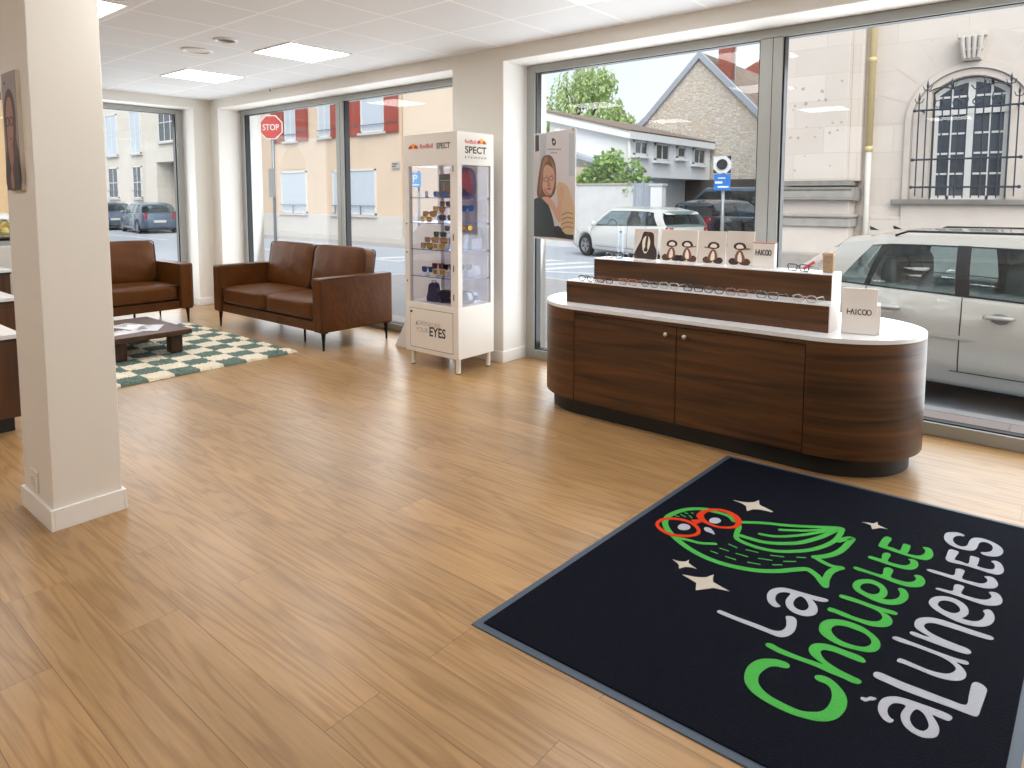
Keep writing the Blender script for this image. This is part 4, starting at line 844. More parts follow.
g.k = 1; text_mesh(g, 'DRENALINE', (cX0+.16, yd, .356), ux, uz, .038, .27, .0006); text_mesh(g, 'YOUR', (cX0+.133, yd, .298), ux, uz, .04, .15, .0006)
g.k = 0; text_mesh(g, 'EYES', (cX0+.298, yd, .276), ux, uz, .08, .19, .0006, .022)
g.build('door_lettering', [blk, outl], cd)

# sunglasses and goggles on its shelves
def lens_m(name, c, met=.55): return M(name, c, .15, met, noise=.1, scale=30)
amber, smoke, blue_l, red_l, gold = lens_m('amber_lens', (196, 130, 30)), lens_m('smoke_lens', (36, 34, 40)), lens_m('blue_lens', (40, 100, 190)), lens_m('red_lens', (150, 60, 40)), lens_m('gold_lens', (206, 160, 60))
fr_b, fr_t, fr_n, fr_c = M('black_acetate', (26, 26, 30), .3), M('tortoise_acetate', (104, 62, 34), .35, noise=.5, scale=120), M('navy_acetate', (36, 46, 90), .35), M('cream_acetate', (226, 212, 196), .35)
SG = [  # x, y, shelf, height above shelf, yaw, frame, lens, label
 (-4.06, 3.90, 0, 0, .25, fr_b, blue_l, 'red and blue mirrored sunglasses on the top cabinet shelf'),
 (-4.12, 4.02, 1, .125, .1, fr_n, smoke, 'dark sunglasses topmost on the second cabinet shelf stand'),
 (-4.14, 3.96, 1, .083, .1, fr_b, amber, 'black-framed amber sunglasses middle of the second shelf stand'),
 (-4.19, 3.90, 1, .042, .3, fr_t, amber, 'yellow-lens sunglasses left on the second cabinet shelf'),
 (-4.18, 3.85, 1, 0, .1, fr_c, gold, 'pale-framed sunglasses flat on the second shelf, lower left'),
 (-3.98, 3.90, 1, .015, .9, fr_b, smoke, 'black sunglasses turned sideways right on the second shelf'),
 (-3.86, 4.02, 1, .09, 1.3, fr_n, blue_l, 'blue mirrored sunglasses seen through the cabinet side, second shelf'),
 (-4.06, 4.02, 2, .14, .2, fr_b, smoke, 'black sunglasses topmost on the third cabinet shelf stand'),
 (-4.14, 3.97, 2, .09, .2, M('olive_acetate', (84, 96, 74), .35), smoke, 'olive sunglasses middle of the third shelf stand'),
 (-4.18, 3.91, 2, .045, .3, fr_t, amber, 'tortoise amber sunglasses left on the third cabinet shelf'),
 (-4.18, 3.855, 2, 0, .1, fr_n, gold, 'navy sunglasses flat on the third shelf, lower left'),
 (-3.985, 3.92, 2, .045, .8, fr_t, amber, 'brown sunglasses turned sideways right on the third shelf'),
 (-4.04, 3.86, 2, 0, .1, fr_c, gold, 'cream-framed sunglasses flat on the third shelf, lower middle'),
 (-3.85, 4.0, 2, .15, 1.4, fr_t, gold, 'gold sunglasses seen through the cabinet side, third shelf'),
 (-4.13, 3.94, 3, .05, .2, fr_b, red_l, 'red-lens sunglasses raised on the fourth cabinet shelf'),
 (-3.99, 3.93, 3, .05, .3, fr_n, smoke, 'navy dark sunglasses raised right on the fourth cabinet shelf'),
 (-4.18, 3.87, 3, .025, .2, fr_b, blue_l, 'blue mirrored sunglasses left on the fourth cabinet shelf'),
 (-4.04, 3.86, 3, .012, .2, fr_c, gold, 'cream-framed gold sunglasses in the middle of the fourth shelf'),
 (-3.85, 3.98, 3, .06, 1.3, fr_b, smoke, 'black sunglasses seen through the cabinet side, fourth shelf')]
for x, y, s, dz, rz, fm, lm, lab in SG:
    t = thing('sunglasses', lab, 'sunglasses', (x, y, SHZ[s]), rz, 'sunglasses in the display cabinet', local=True)
    # frame on a small clear rest when it stands above the shelf
    tmp = MB()
    if dz > .01:
        tmp.box(-.02, .0, 0, .02, .006, dz+.004); tmp.box(-.03, -.01, 0, .03, .05, .003); tmp.build('rest', acr, t)
    before = set(bpy.data.objects)
    glasses_geo(t, fm, lm, .138, .042, wrap=.012, thick=.0032, lens_t=.002)
    for o in set(bpy.data.objects)-before:
        if o.type == 'MESH': o.location.z = dz+.003
# display pictures and boxes inside the cabinet
t = thing('display_picture', 'purple and red picture panel on the cabinet top shelf, right side', 'picture', (-3.84, 4.0, SHZ[0]), local=True)
b = MB(); b.mx = Matrix.Rotation(1.35, 4, 'Z') @ Matrix.Rotation(-.12, 4, 'X'); b.prism([smooth_loop([(-.10, 0), (.06, 0), (.09, .16), (.06, .235), (-.06, .235), (-.1, .12)], 3)], lambda a, c, q: Vector((a, q, c)), -.003, .003); b.build('panel', M('panel_purple', (86, 72, 110), .4, noise=.3, scale=25), t)
fnp = frame_fn((0, -.0032, 0), (1, 0, 0), (0, 0, 1)); g = MB(); g.mx = b.mx.copy()
flat(g, 0, [(-.05, .03), (-.06, .12), (-.03, .2), (.03, .21), (.055, .14), (.04, .05), (0, .02)], fnp, .0006); flat(g, 1, [(-.09, .02), (-.07, .09), (-.02, .06), (.02, .02)], fnp, .001); g.build('artwork', [M('panel_red', (150, 60, 70), .4, noise=.4, scale=40), M('panel_navy', (36, 40, 84), .4)], t)
t = thing('display_picture', 'dark brown picture of a doorway on the cabinet top shelf, left side', 'picture', (-4.21, 4.12, SHZ[0]), local=True)
b = MB(); b.box(-.085, -.003, 0, .085, .003, .2); b.build('panel', M('panel_dark', (60, 48, 44), .4), t)
g = MB(); fnp = frame_fn((0, -.0032, 0), (1, 0, 0), (0, 0, 1)); flat(g, 0, [(-.06, .01), (-.06, .13), (.05, .13), (.05, .01)], fnp, .0006, False); g.k = 1; g.prism([[(-.07, .14), (.07, .14), (.07, .15), (-.07, .15)]], fnp, 0, .0008); g.prism([[(-.03, .01), (-.022, .01), (-.022, .13), (-.03, .13)]], fnp, .0006, .001); g.build('artwork', [M('panel_brown', (112, 74, 44), .4, noise=.3, scale=30), M('panel_grey', (150, 146, 146), .4)], t)
t = thing('price_card', 'little blue price card at the left of the cabinet top shelf', 'card', (-4.185, 3.87, SHZ[0]), .15, local=True)
b = MB(); b.box(-.014, -.001, 0, .014, .001, .05); b.box(-.014, -.001, 0, .014, .02, .002); b.build('card', M('price_blue', (70, 140, 190), .4), t); g = MB(); g.box(-.008, -.0016, .012, .008, -.001, .02); g.box(-.006, -.0016, .028, .006, -.001, .038); g.build('printing', paper, t)
for x, y, z, rz, lab in ((-3.845, 4.06, SHZ[2], 0, 'clear acrylic box seen through the cabinet side on the third shelf'), (-3.85, 4.08, SHZ[3], .1, 'clear acrylic box seen through the cabinet side on the fourth shelf')):
    t = thing('acrylic_box', lab, 'box', (x, y, z), rz, local=True)
    b = MB()
    for q in ((-.05, -.06, 0, -.047, .06, .09), (.047, -.06, 0, .05, .06, .09), (-.05, -.06, .088, .05, .06, .091), (-.05, -.06, 0, .05, .06, .003)): b.box(*q)
    b.build('shell', acr, t)
def goggles(label, x, y, z, rz, c, lensm):
    t = thing('ski_goggles', label, 'goggles', (x, y, z), rz, 'goggles and helmets at the cabinet bottom', local=True)
    b = MB()
    def fn(u, v):
        a = (u-.5)*2.2; rr = .085+.012*math.sin(v*PI)
        return (rr*math.sin(a), -.02-rr*math.cos(a)*.6+.05, .005+v*.1*(1-.25*(abs(u-.5)*2)**2)-.0*u)
    b.grid(fn, 16, 6); b.build('lens', lensm, t, smooth=True)
    b = MB(); b.tube([fn(i/16, 0) for i in range(17)]+[fn(1, j/4) for j in range(1, 5)]+[fn(1-i/16, 1) for i in range(1, 17)]+[fn(0, 1-j/4) for j in range(1, 5)], .007, 8, cap=False); b.build('frame', c, t, smooth=True)
    b = MB(); b.tube([fn(0, .5), (-.1, .06, .05), (-.06, .11, .04), (.06, .11, .04), (.1, .06, .05), fn(1, .5)], .011, 8, cap=False); b.build('strap', c, t, smooth=True)
goggles('dark goggles at the right of the cabinet bottom', -4.02, 3.93, .5455, .3, fr_b, lens_m('goggle_dark', (44, 50, 70)))
goggles('silver goggles seen through the cabinet side at the bottom', -3.86, 3.98, .5455, 1.2, M('goggle_red_frame', (96, 44, 46), .5), lens_m('goggle_silver', (130, 132, 140), .8))
t = thing('goggle_case', 'navy upright goggle case at the left of the cabinet bottom', 'case', (-4.17, 3.93, .5455), .2, local=True)
b = MB(); b.prism([smooth_loop([(-.055, 0), (.055, 0), (.045, .08), (.03, .15), (-.03, .15), (-.045, .08)], 3)], lambda a, c, q: Vector((a, q, c)), -.03, .03); b.build('shell', M('case_navy', (46, 48, 84), .6, noise=.2, scale=60), t, bevel=.006)
b = MB(); b.tube([(-.02, 0, .148), (-.02, 0, .175), (.02, 0, .175), (.02, 0, .148)], .004, 6); b.build('loop', fr_b, t)
t = thing('brochure', 'blue and white brochure leaning at the cabinet bottom, side glass', 'brochure', (-3.845, 4.09, .5455), 1.5, local=True)
b = MB(); b.mx = Matrix.Rotation(-.4, 4, 'X'); b.box(-.05, -.001, 0, .05, .001, .09); b.build('sheet', paper, t); g = MB(); g.mx = b.mx.copy(); g.box(-.02, -.0018, .02, .045, -.001, .06); g.build('printing', M('brochure_blue', (60, 110, 170), .4), t)

# white arched panel leaning beside the cabinet
t = thing('leaning_board', 'white arched display board standing between the cabinet and the sofa', 'board', (-4.64, 4.27, 0), local=True)
b = MB(); b.mx = Matrix.Rotation(-.05, 4, 'X')
b.prism([[(-.33, 0), (.30, 0), (.30, .86)]+[(.30*math.cos(a), .86+.33*math.sin(a)) for a in [PI*i/18 for i in range(1, 18)]]+[(-.30, .86), (-.26, .4)]], lambda a, c, q: Vector((a, q, c)), -.008, .008); b.build('board', M('panel_white', (226, 224, 222), .5), t, bevel=.003)
b = MB(); b.prism([[(-.36, 0), (-.14, 0), (-.2, .36)]], lambda a, c, q: Vector((a, -.07+q+c*.16, c)), -.004, .004); b.build('foot', M('panel_white', (226, 224, 222), .5), t)

# hanging photo board in the window
pA, pB = Vector((-3.45, 4.375, 0)), Vector((-2.915, 4.195, 0)); PZ0, PZ1 = 1.088, 1.932
u = (pB-pA); PW = u.length; u.normalize(); PH = PZ1-PZ0
t = thing('hanging_poster', 'hanging photo board of a woman in glasses beside the window frame', 'poster', ((pA.x+pB.x)/2, (pA.y+pB.y)/2, PZ0))
fn0 = frame_fn((pA.x, pA.y, PZ0), u, (0, 0, 1))
b = MB(); b.prism([[(0, 0), (PW, 0), (PW, PH), (0, PH)]], fn0, -.006, 0); b.build('board', M('board_white', (226, 222, 220), .5), t)
def pp(*q): return [((x-22)/244*PW, (1-(y-(88-40*(x-22)/246))/(612+66*(x-22)/246))*PH) for x, y in q]
g = MB(); g.k = 0; g.prism([[(.006, .012), (PW-.006, .012), (PW-.006, PH-.004), (.006, PH-.004)]], fn0, 0, .0005)
E_ = fn0
flat(g, 8, pp((30, 95), (52, 92), (54, 185), (30, 190)), E_, .0009, False)                       # dark doorway at the edge
flat(g, 7, pp((60, 90), (100, 88), (95, 230), (62, 260)), E_, .0008, False)
flat(g, 7, pp((228, 80), (258, 72), (258, 330), (230, 330)), E_, .0008, False)
flat(g, 1, pp((100, 208), (75, 225), (60, 280), (48, 360), (42, 440), (60, 470), (110, 470), (150, 430), (158, 340), (152, 260), (130, 215)), E_, .0010)      # hair
flat(g, 2, pp((100, 265), (82, 300), (80, 350), (76, 400), (95, 440), (125, 445), (140, 410), (150, 350), (140, 290)), E_, .0014)  # face
flat(g, 3, pp((84, 400), (96, 432), (118, 446), (134, 428), (128, 438), (108, 432), (94, 410)), E_, .0018)
flat(g, 3, pp((112, 352), (120, 380), (126, 392), (116, 394), (108, 388)), E_, .0018)
flat(g, 9, pp((92, 332), (104, 328), (110, 334), (100, 333)), E_, .0018); flat(g, 9, pp((122, 326), (134, 322), (142, 328), (132, 327)), E_, .0018)
flat(g, 12, pp((100, 215), (80, 245), (66, 320), (58, 420), (64, 440), (76, 330), (92, 262), (112, 240)), E_, .0013); flat(g, 12, pp((120, 225), (146, 270), (152, 340), (146, 410), (142, 330), (134, 268)), E_, .0013)
flat(g, 4, pp((24, 470), (38, 462), (52, 460), (78, 467), (100, 482), (116, 508), (130, 545), (142, 585), (150, 630), (153, 698), (90, 694), (24, 690)), E_, .0018, False)   # dark chair
flat(g, 5, pp((168, 380), (190, 368), (225, 395), (250, 470), (262, 520), (262, 660), (215, 680), (190, 640), (185, 560), (170, 480)), E_, .0020)  # cream sleeve
flat(g, 2, pp((160, 395), (180, 385), (200, 400), (205, 440), (190, 500), (188, 590), (178, 605), (160, 580), (130, 520), (90, 480), (75, 460), (110, 455), (140, 480), (165, 520), (170, 440)), E_, .0024)  # forearms
flat(g, 5, pp((168, 378), (185, 372), (180, 420), (170, 470), (164, 440)), E_, .0030)
flat(g, 6, pp((150, 632), (172, 628), (188, 638), (200, 662), (216, 678), (240, 682), (259, 680), (259, 712), (153, 698)), E_, .0026, False)
for k in range(4):
    y = 560+k*28; flat(g, 9, pp((195, y), (225, y-14), (255, y-6), (255, y), (225, y-7), (197, y+6)), E_, .0030)
for cx, cy in ((98, 352), (130, 345)):
    q = pp(*[(cx+15*math.cos(2*PI*i/16), cy+13*math.sin(2*PI*i/16)) for i in range(16)]); q2 = pp(*[(cx+12*math.cos(2*PI*i/16), cy+10*math.sin(2*PI*i/16)) for i in range(16)])
    g.k = 8; g.prism([q, q2[::-1]], E_, .0014, .0022)
flat(g, 10, pp((104, 408), (118, 400), (130, 405), (118, 414)), E_, .0024)
flat(g, 8, pp((132, 112), (142, 108), (156, 128), (150, 150), (138, 150), (132, 130)), E_, .0012); flat(g, 0, pp((140, 125), (148, 125), (148, 135), (140, 136)), E_, .0016)
for i, x in enumerate(range(106, 186, 9)): flat(g, 11, pp((x, 170+(i % 2)), (x+6, 168), (x+6, 178), (x, 179)), E_, .0012, False)
for x in range(124, 158, 8): flat(g, 11, pp((x, 190), (x+5, 189), (x+5, 198), (x, 199)), E_, .0012, False)
g.build('photo_print', [M('poster_backdrop', (206, 200, 202), .45, noise=.08, scale=6), M('poster_hair', (112, 76, 58), .5, noise=.25, scale=40), M('poster_skin', (206, 160, 138), .5, noise=.06, scale=20), M('poster_skin_shade', (166, 118, 100), .5), M('poster_chair', (48, 60, 62), .5), M('poster_knit', (204, 176, 140), .6, noise=.15, scale=80), M('poster_dark', (40, 40, 42), .5), M('poster_grey', (176, 184, 190), .5), M('poster_black', (52, 44, 44), .5), M('poster_fold', (150, 120, 90), .6), M('poster_lips', (160, 90, 86), .5), M('poster_type', (146, 132, 130), .5), M('poster_hair_light', (150, 108, 82), .5)], t)
for f in (.06, .94):
    q = fn0(f*PW, PH-.012, -.003); b = MB(); b.tube([q, (q.x, q.y, 2.5515 if q.y > 4.35 else H)], .0007, 5); b.build('hanging_thread', M('nylon_thread', (200, 200, 205), .4), t)
    b = MB(); b.box(q.x-.008, q.y-.006, PZ1-.014, q.x+.008, q.y+.006, PZ1+.006); b.build('clip', M('steel_clip', (150, 150, 150), .3, .8), t)

# ---------------------------------------------------------------- logo mat
MATZ = .010
mA, mB_, mC, mD = (-1.491, 1.562), (-1.428, 3.547), (.012, 3.587), (-.051, 1.602)
pile = M('navy_mat_pile', (20, 23, 34), .95, noise=.7, scale=190, bump=.9, bscale=260, spec=.08, sheen=.0)
def inset(q, d):
    c = Vector((sum(p[0] for p in q)/4, sum(p[1] for p in q)/4)); out = []
    for i in range(4):
        p0, p1, p2 = Vector(q[i-1]), Vector(q[i]), Vector(q[(i+1) % 4])
        out.append(tuple(p1+(p0-p1).normalized()*d+(p2-p1).normalized()*d))
    return out
mat_ = thing('logo_doormat', 'large black logo doormat with green owl and lettering on the floor', 'doormat', (-.72, 2.57, 0))
q = [mA, mD, mC, mB_]
b = MB(); b.prism([q, inset(q, .028)[::-1]], up, 0, .004); b.build('rubber_border', M('rubber_border', (60, 76, 94), .5, noise=.06, scale=40), mat_)
b = MB(); b.prism([inset(q, .028)], up, 0, .0085); b.build('pile', pile, mat_, bevel=.002)
green_p = M('green_mat_pile', (84, 184, 84), .95, noise=.12, scale=260, bump=.8, bscale=240, spec=.08)
grey_p = M('pale_mat_pile', (192, 195, 206), .95, noise=.08, scale=260, bump=.8, bscale=240, spec=.08)
red_p = M('red_mat_pile', (228, 68, 34), .95, noise=.1, scale=260, bump=.8, bscale=240, spec=.08)
ivory_p = M('ivory_mat_pile', (214, 205, 190), .95, noise=.08, scale=260, bump=.8, bscale=240, spec=.08)
def mm(lp): return [(x/1000, y/1000) for x, y in lp]
ZL0, ZL1 = .006, .0094
def shapes(mb, key, z1=ZL1):
    for loops in MAT_SHAPES[key]: mb.prism([smooth_loop(mm(lp), 3) for lp in loops], up, ZL0, z1)
for key, nm, mt, zz in (('la', 'first_word', grey_p, 0), ('chouette', 'second_word', green_p, 0), ('lunettes', 'third_word', grey_p, 0), ('glasses', 'owl_spectacles', red_p, .0014)):
    b = MB(); shapes(b, key, ZL1+zz); b.build(nm, mt, mat_)
for loops, nm in zip(MAT_SHAPES['eyes'], ('owl_eye', 'owl_eye', 'owl_beak')):
    b = MB(); b.prism([smooth_loop(mm(lp), 3) for lp in loops], up, ZL0, ZL1+.0003); b.build(nm, grey_p, mat_)
for s in MAT_STARS:
    b = MB(); b.prism([smooth_loop(mm(s), 2)], up, ZL0, ZL1); b.build('star', ivory_p, mat_)
b = MB()
for i_ln, ln in enumerate(OWL_LINES):
    w = min(ln[0], 26)/1000/2; Zt = ZL1+i_ln*.00003; pts = smooth_loop(mm(ln[1:]), 5, closed=False) if len(ln) > 3 else mm(ln[1:])
    L, R_ = [], []
    for i, p in enumerate(pts):
        d = (Vector(pts[min(i+1, len(pts)-1)])-Vector(pts[max(i-1, 0)])).normalized(); n = Vector((-d.y, d.x))
        k = w*(1 if len(ln) > 3 or 0 < i < len(pts)-1 else .55)
        L.append(Vector(p)+n*k); R_.append(Vector(p)-n*k)
    vs = [(*p, Zt) for p in L]+[(*p, Zt) for p in R_]+[(*p, ZL0) for p in L]+[(*p, ZL0) for p in R_]; N = len(pts)
    fs = []
    for i in range(N-1): fs += [(i, N+i, N+i+1, i+1), (2*N+i, i, i+1, 2*N+i+1), (N+i, 3*N+i, 3*N+i+1, N+i+1)]
    b.add(vs, fs)
    for e in (0, -1): b.prism([ellipse(*pts[e], w*.98 if len(ln) > 3 else w*.5, w*.98 if len(ln) > 3 else w*.5, 10)], up, ZL0, Zt-.0004)
b.build('owl_outline', green_p, mat_)
ALB = .74
# ---------------------------------------------------------------- street
ZR, ZP = -.32, -.19
asphalt = M('asphalt', (186, 193, 204), .85, noise=.10, scale=1.2, bump=.25, bscale=180, spec=.3)
b = MB(); b.box(-75, 4.9, ZR-.2, 30, 17.6, ZR); b.box(-75, -25, ZR-.2, -9.4, 4.9, ZR)
b.add([(-75, 17.6, ZR), (30, 17.6, ZR), (30, 60, ZR+2.6), (-75, 60, ZR+2.6)], [(0, 1, 2, 3)])
struct(b, 'road', asphalt)
pave_near = brick('pink_paving', (206, 190, 186), (214, 200, 196), (190, 176, 172), .6, .4, .006, .8, .5, 'XY', bump=.1, noise=.08)
b = MB(); b.box(-9.4, 4.95, ZR, 8, 6.0, ZP); struct(b, 'path_1', pave_near)
# pavement build-out at the street corner
grey_pave = M('grey_pavement', (176, 174, 176), .85, noise=.12, scale=3, bump=.2, bscale=150)
kerb_m = M('granite_kerb', (206, 204, 204), .7, noise=.1, scale=12)
outline = smooth_loop([(-2.2, 6.0), (-3.2, 6.6), (-4.4, 8.2), (-6.2, 9.9), (-8.2, 10.7), (-9.9, 10.2), (-11.0, 8.8), (-11.5, 6.5), (-11.6, 3.0)], 4, closed=False)
b = MB(); b.prism([outline+[(-11.6, -20), (-9.4, -20), (-9.4, 6.0)]], up, ZR, ZP); struct(b, 'path_2', grey_pave)
b = MB(); inn = []
for i, p in enumerate(outline):
    d = (Vector(outline[min(i+1, len(outline)-1)])-Vector(outline[max(i-1, 0)])).normalized(); n = Vector((d.y, -d.x)) ; inn.append(tuple(Vector(p)+n*.16))
b.prism([outline+inn[::-1]], up, ZR, ZP+.004); b.box(-2.2, 5.9, ZR, 8, 6.02, ZP+.004); struct(b, 'kerb', kerb_m)
b = MB(); b.box(-5.6, 13.2, ZR, 12, 17.5, ZP); b.box(-75, 15.2, ZR, -16.5, 17.5, ZP); struct(b, 'path_3', M('pale_pavement', (196, 192, 188), .85, noise=.1, scale=3))
# white road markings: zebra and edge lines
b = MB(); zm = M('white_road_paint', (232, 234, 238), .7, noise=.12, scale=6)
for k in range(6):
    x = -15.5+k*1.0; b.add([(x, 12.2, ZR+.004), (x+.5, 12.2, ZR+.004), (x+.5+1.2, 15.1, ZR+.004), (x+1.2, 15.1, ZR+.004)], [(0, 1, 2, 3)])
for (x0, y0, x1, y1, w) in ((-12.6, 11.6, -7.4, 13.3, .22), (-26, 11.9, -14, 12.0, .18), (-45, 11.9, -28, 11.9, .15), (-5.2, 12.6, 6, 12.6, .15)):
    d = Vector((x1-x0, y1-y0)).normalized(); n = Vector((-d.y, d.x))*w/2
    b.add([(x0+n.x, y0+n.y, ZR+.004), (x0-n.x, y0-n.y, ZR+.004), (x1-n.x, y1-n.y, ZR+.004), (x1+n.x, y1+n.y, ZR+.004)], [(0, 1, 2, 3)])
struct(b, 'road_marking', zm)

# ---------------------------------------------------------------- cars
tyre_m = M('tyre_rubber', (34, 35, 37), .8, noise=.1); alloy = M('alloy_wheel', (168, 170, 174), .35, .7)
car_glass = glass('car_glass', (.50, .60, .62)); trim_b = M('car_black_trim', (28, 30, 33), .4); tail_m = M('tail_lamp_red', (190, 36, 36), .2, noise=.05); head_m = M('head_lamp', (214, 220, 226), .12, .2)
seat_m = M('car_seat_grey', (120, 122, 120), .8, noise=.1)
def make_car(label, loc, head, paint, L=4.05, W=1.72, Hc=1.47, detail=False, van=False, group=None):
    t = thing('car', label, 'car', loc, head, group, local=True)
    hl, hw = L/2, W/2; wr = .315; fx, rx = hl-.80, -hl+.66
    zb_, zbelt_r, zbelt_f = .20, 1.00, .90
    wsb = hl-1.05 if not van else hl-.75      # windscreen base
    def ztop(x):
        if x > wsb:
            q = (x-wsb)/(hl-wsb); return zbelt_f-.02-.22*q**1.6-(.10 if q > .96 else 0)
        zz = zbelt_f+(zbelt_r-zbelt_f)*(wsb-x)/(wsb+hl)
        if x < -hl+.12: zz -= .10*((-hl+.12-x)/.12)
        return zz
    def wid(x):
        s = abs(x)/hl; return hw*(1-.13*max(0, (s-.55)/.45)**2.2)
    def zlow(x):
        z = zb_+.10*max(0, (abs(x)/hl-.86)/.14)
        for xw in (fx, rx):
            dx = abs(x-xw); R = wr+.055
            if dx < R: z = max(z, wr+math.sqrt(R*R-dx*dx)-.02)
        return z
    N = 84; xs = [-hl+L*i/N for i in range(N+1)]
    b = MB(); rings = []
    for x in xs:
        w, zt, zl = wid(x), ztop(x), zlow(x); zl = min(zl, zt-.1)
        e = min(1, (hl-abs(x))/.10); w *= .90+.10*math.sqrt(max(0, e))
        prof = [(0, zl), (w*.93, zl), (w*.985, zl+.05), (w, min(zl+.22, zt-.06)), (w*.992, zl+(zt-zl)*.62), (w*.965, zt-.05), (w*.93, zt-.008), (w*.70, zt+.012), (0, zt+.03)]
        rings.append([(x, -y, z) for y, z in prof[::-1]]+[(x, y, z) for y, z in prof[1:-1]])
    K = len(rings[0]); vs = [p for r in rings for p in r]
    fs = [(i*K+k, i*K+(k+1) % K, (i+1)*K+(k+1) % K, (i+1)*K+k) for i in range(N) for k in range(K)]
    fs += [tuple(range(K)), tuple(N*K+k for k in range(K))[::-1]]
    b.add(vs, fs); b.build('body', paint, t, smooth=True, recalc=True)
    b = MB(); b.box(-hl+.25, -hw*.72, .17, hl-.25, hw*.72, .5); b.build('underbody', trim_b, t)
    # cabin
    ft, rtp = wsb-.78, (-hl+.32 if not van else -hl+.12)       # windscreen top, rear window top
    rb = -hl+.04
    def roofz(x): q = (x-rtp)/(ft-rtp); return Hc-.06-.10*(q-.62)**2-.05*max(0, .25-q)/.25
    def yb(x): return wid(x)*.94
    def yt(x): return hw*(.75-.05*max(0, (ft-.9-x)/(ft-rtp)))
    def low(x, sg): return Vector((x, sg*yb(x), ztop(x)-.012))
    def top(x, sg): return Vector((x, sg*yt(x), roofz(x)))
    def side(mb, b0, b1, t0, t1, sg, v0=0.0, v1=1.0, off=0.0, n=10):
        def fn(u, v):
            v = v0+(v1-v0)*v; lo = low(b0+(b1-b0)*u, sg); hi = top(t0+(t1-t0)*u, sg)
            p = lo.lerp(hi, v); p.y += sg*(.035*math.sin(PI*v)-off); return p
        mb.grid(fn, n, 5, flip=(sg > 0))
    B1 = -.60 if L < 4.3 else -.42; B0 = B1-.10
    q0 = B0-.66
    bays = [(B1, wsb-.16, B1-.03, ft-.10), (q0, B0, q0+.13, B0-.03), (rb+.30, q0-.05, rtp+.32, q0+.07)]
    pil = [(wsb-.16, wsb, ft-.10, ft), (q0-.05, q0, q0+.07, q0+.13), (rb, rb+.30, rtp, rtp+.32)]
    cb = MB(); gb = MB(); bp = MB()
    for sg in (-1, 1):
        for q in bays: side(gb, *q, sg, .02, .86, .006)
        for q in (pil[0], pil[2]): side(cb, *q, sg, 0, 1)
        for q in ((B0, B1, B0-.03, B1-.03), pil[1]): side(bp, *q, sg, 0, .87, -.001)
        side(cb, rb+.30, wsb-.16, rtp+.32, ft-.10, sg, .86, 1)
        side(bp, rb+.30, wsb-.16, rtp+.32, ft-.10, sg, .84, .865, -.002); side(bp, rb+.30, wsb-.16, rtp+.32, ft-.10, sg, -.005, .025, -.003)
    cb.grid(lambda u, v: Vector((rtp+(ft-rtp)*u, yt(rtp+(ft-rtp)*u)*(2*v-1), roofz(rtp+(ft-rtp)*u)+.055*(1-(2*v-1)**4))), 16, 8)
    cb.grid(lambda u, v: Vector((rtp-.10*u-.0, yt(rtp)*(2*v-1)*(1-.08*u), roofz(rtp)+.055*(1-(2*v-1)**4)*(1-u)-.05*u)), 3, 8, flip=True)      # spoiler lip
    cb.build('cabin', paint, t, smooth=True)
    bp.build('window_trim', trim_b, t, smooth=True)
    def wind(mb, xb, xt, v0=0.03, v1=.97, off=0.0):
        def fn(u, v):
            s = 2*u-1; v = v0+(v1-v0)*v
            lo = Vector((xb+(.10 if xb > 0 else -.05)*(1-s*s), s*yb(xb)*.97, ztop(xb)+.0)); hi = Vector((xt+(.08 if xb > 0 else -.05)*(1-s*s), s*yt(xt)*.97, roofz(xt)+.045*(1-s**4)))
            return lo.lerp(hi, v)
        mb.grid(fn, 10, 6, flip=xb < 0)
    wind(gb, wsb-.02, ft, .0, 1.0); wind(gb, rb+.02, rtp, .0, 1.0)
    gb.build('windows', car_glass, t, smooth=True)
    # interior
    b = MB(); b.box(-hl+.3, -hw*.8, .45, wsb-.1, hw*.8, .55); b.box(wsb-.35, -hw*.78, .55, wsb-.12, hw*.78, .93)
    b.tube([(wsb-.42, .34+.17*math.cos(a), .90+.17*math.sin(a)) for a in [2*PI*i/16 for i in range(17)]], .014, 6, cap=False); b.build('dashboard', trim_b, t)
    for x, ys in ((B1+.28, (-.36, .36)), (q0+.12, (-.40, 0, .40))):
        for y in ys:
            s = MB(); cushion(s, (x+.2, y, .62), (.25, .23, .08), 5, n=6); cushion(s, (x-.03, y, .90), (.07, .22, .30), 5, n=6); cushion(s, (x-.06, y, 1.27), (.05, .12, .075), 4, n=6); s.build('seat', seat_m, t, smooth=True)
    for x in (fx, rx):
        for sg in (-1, 1):
            w = MB(); w.mx = Matrix.Translation((x, sg*(hw-.11), wr)) @ Matrix.Rotation(-sg*PI/2, 4, 'X'); w.lathe([(wr*.62, -.10), (wr*.9, -.10), (wr, -.07), (wr, .05), (wr*.93, .085), (wr*.66, .08), (wr*.64, .05)], n=28); o = w.build('wheel', tyre_m, t, smooth=True)
            w2 = MB(); w2.mx = w.mx.copy(); w2.lathe([(wr*.64, .02), (wr*.66, .075), (wr*.60, .078), (wr*.58, .055), (wr*.2, .06), (wr*.12, .075), (.001, .075)], n=28)
            w2.build('rim', alloy, o, smooth=True)
            w3 = MB(); w3.mx = w.mx.copy()
            for k in range(5): a = 2*PI*k/5+.3; w3.bar((wr*.26*math.cos(a), wr*.26*math.sin(a), .059), (wr*.56*math.cos(a), wr*.56*math.sin(a), .059), .05, .006, (0, 0, 1))
            w3.build('rim_opening', trim_b, o)
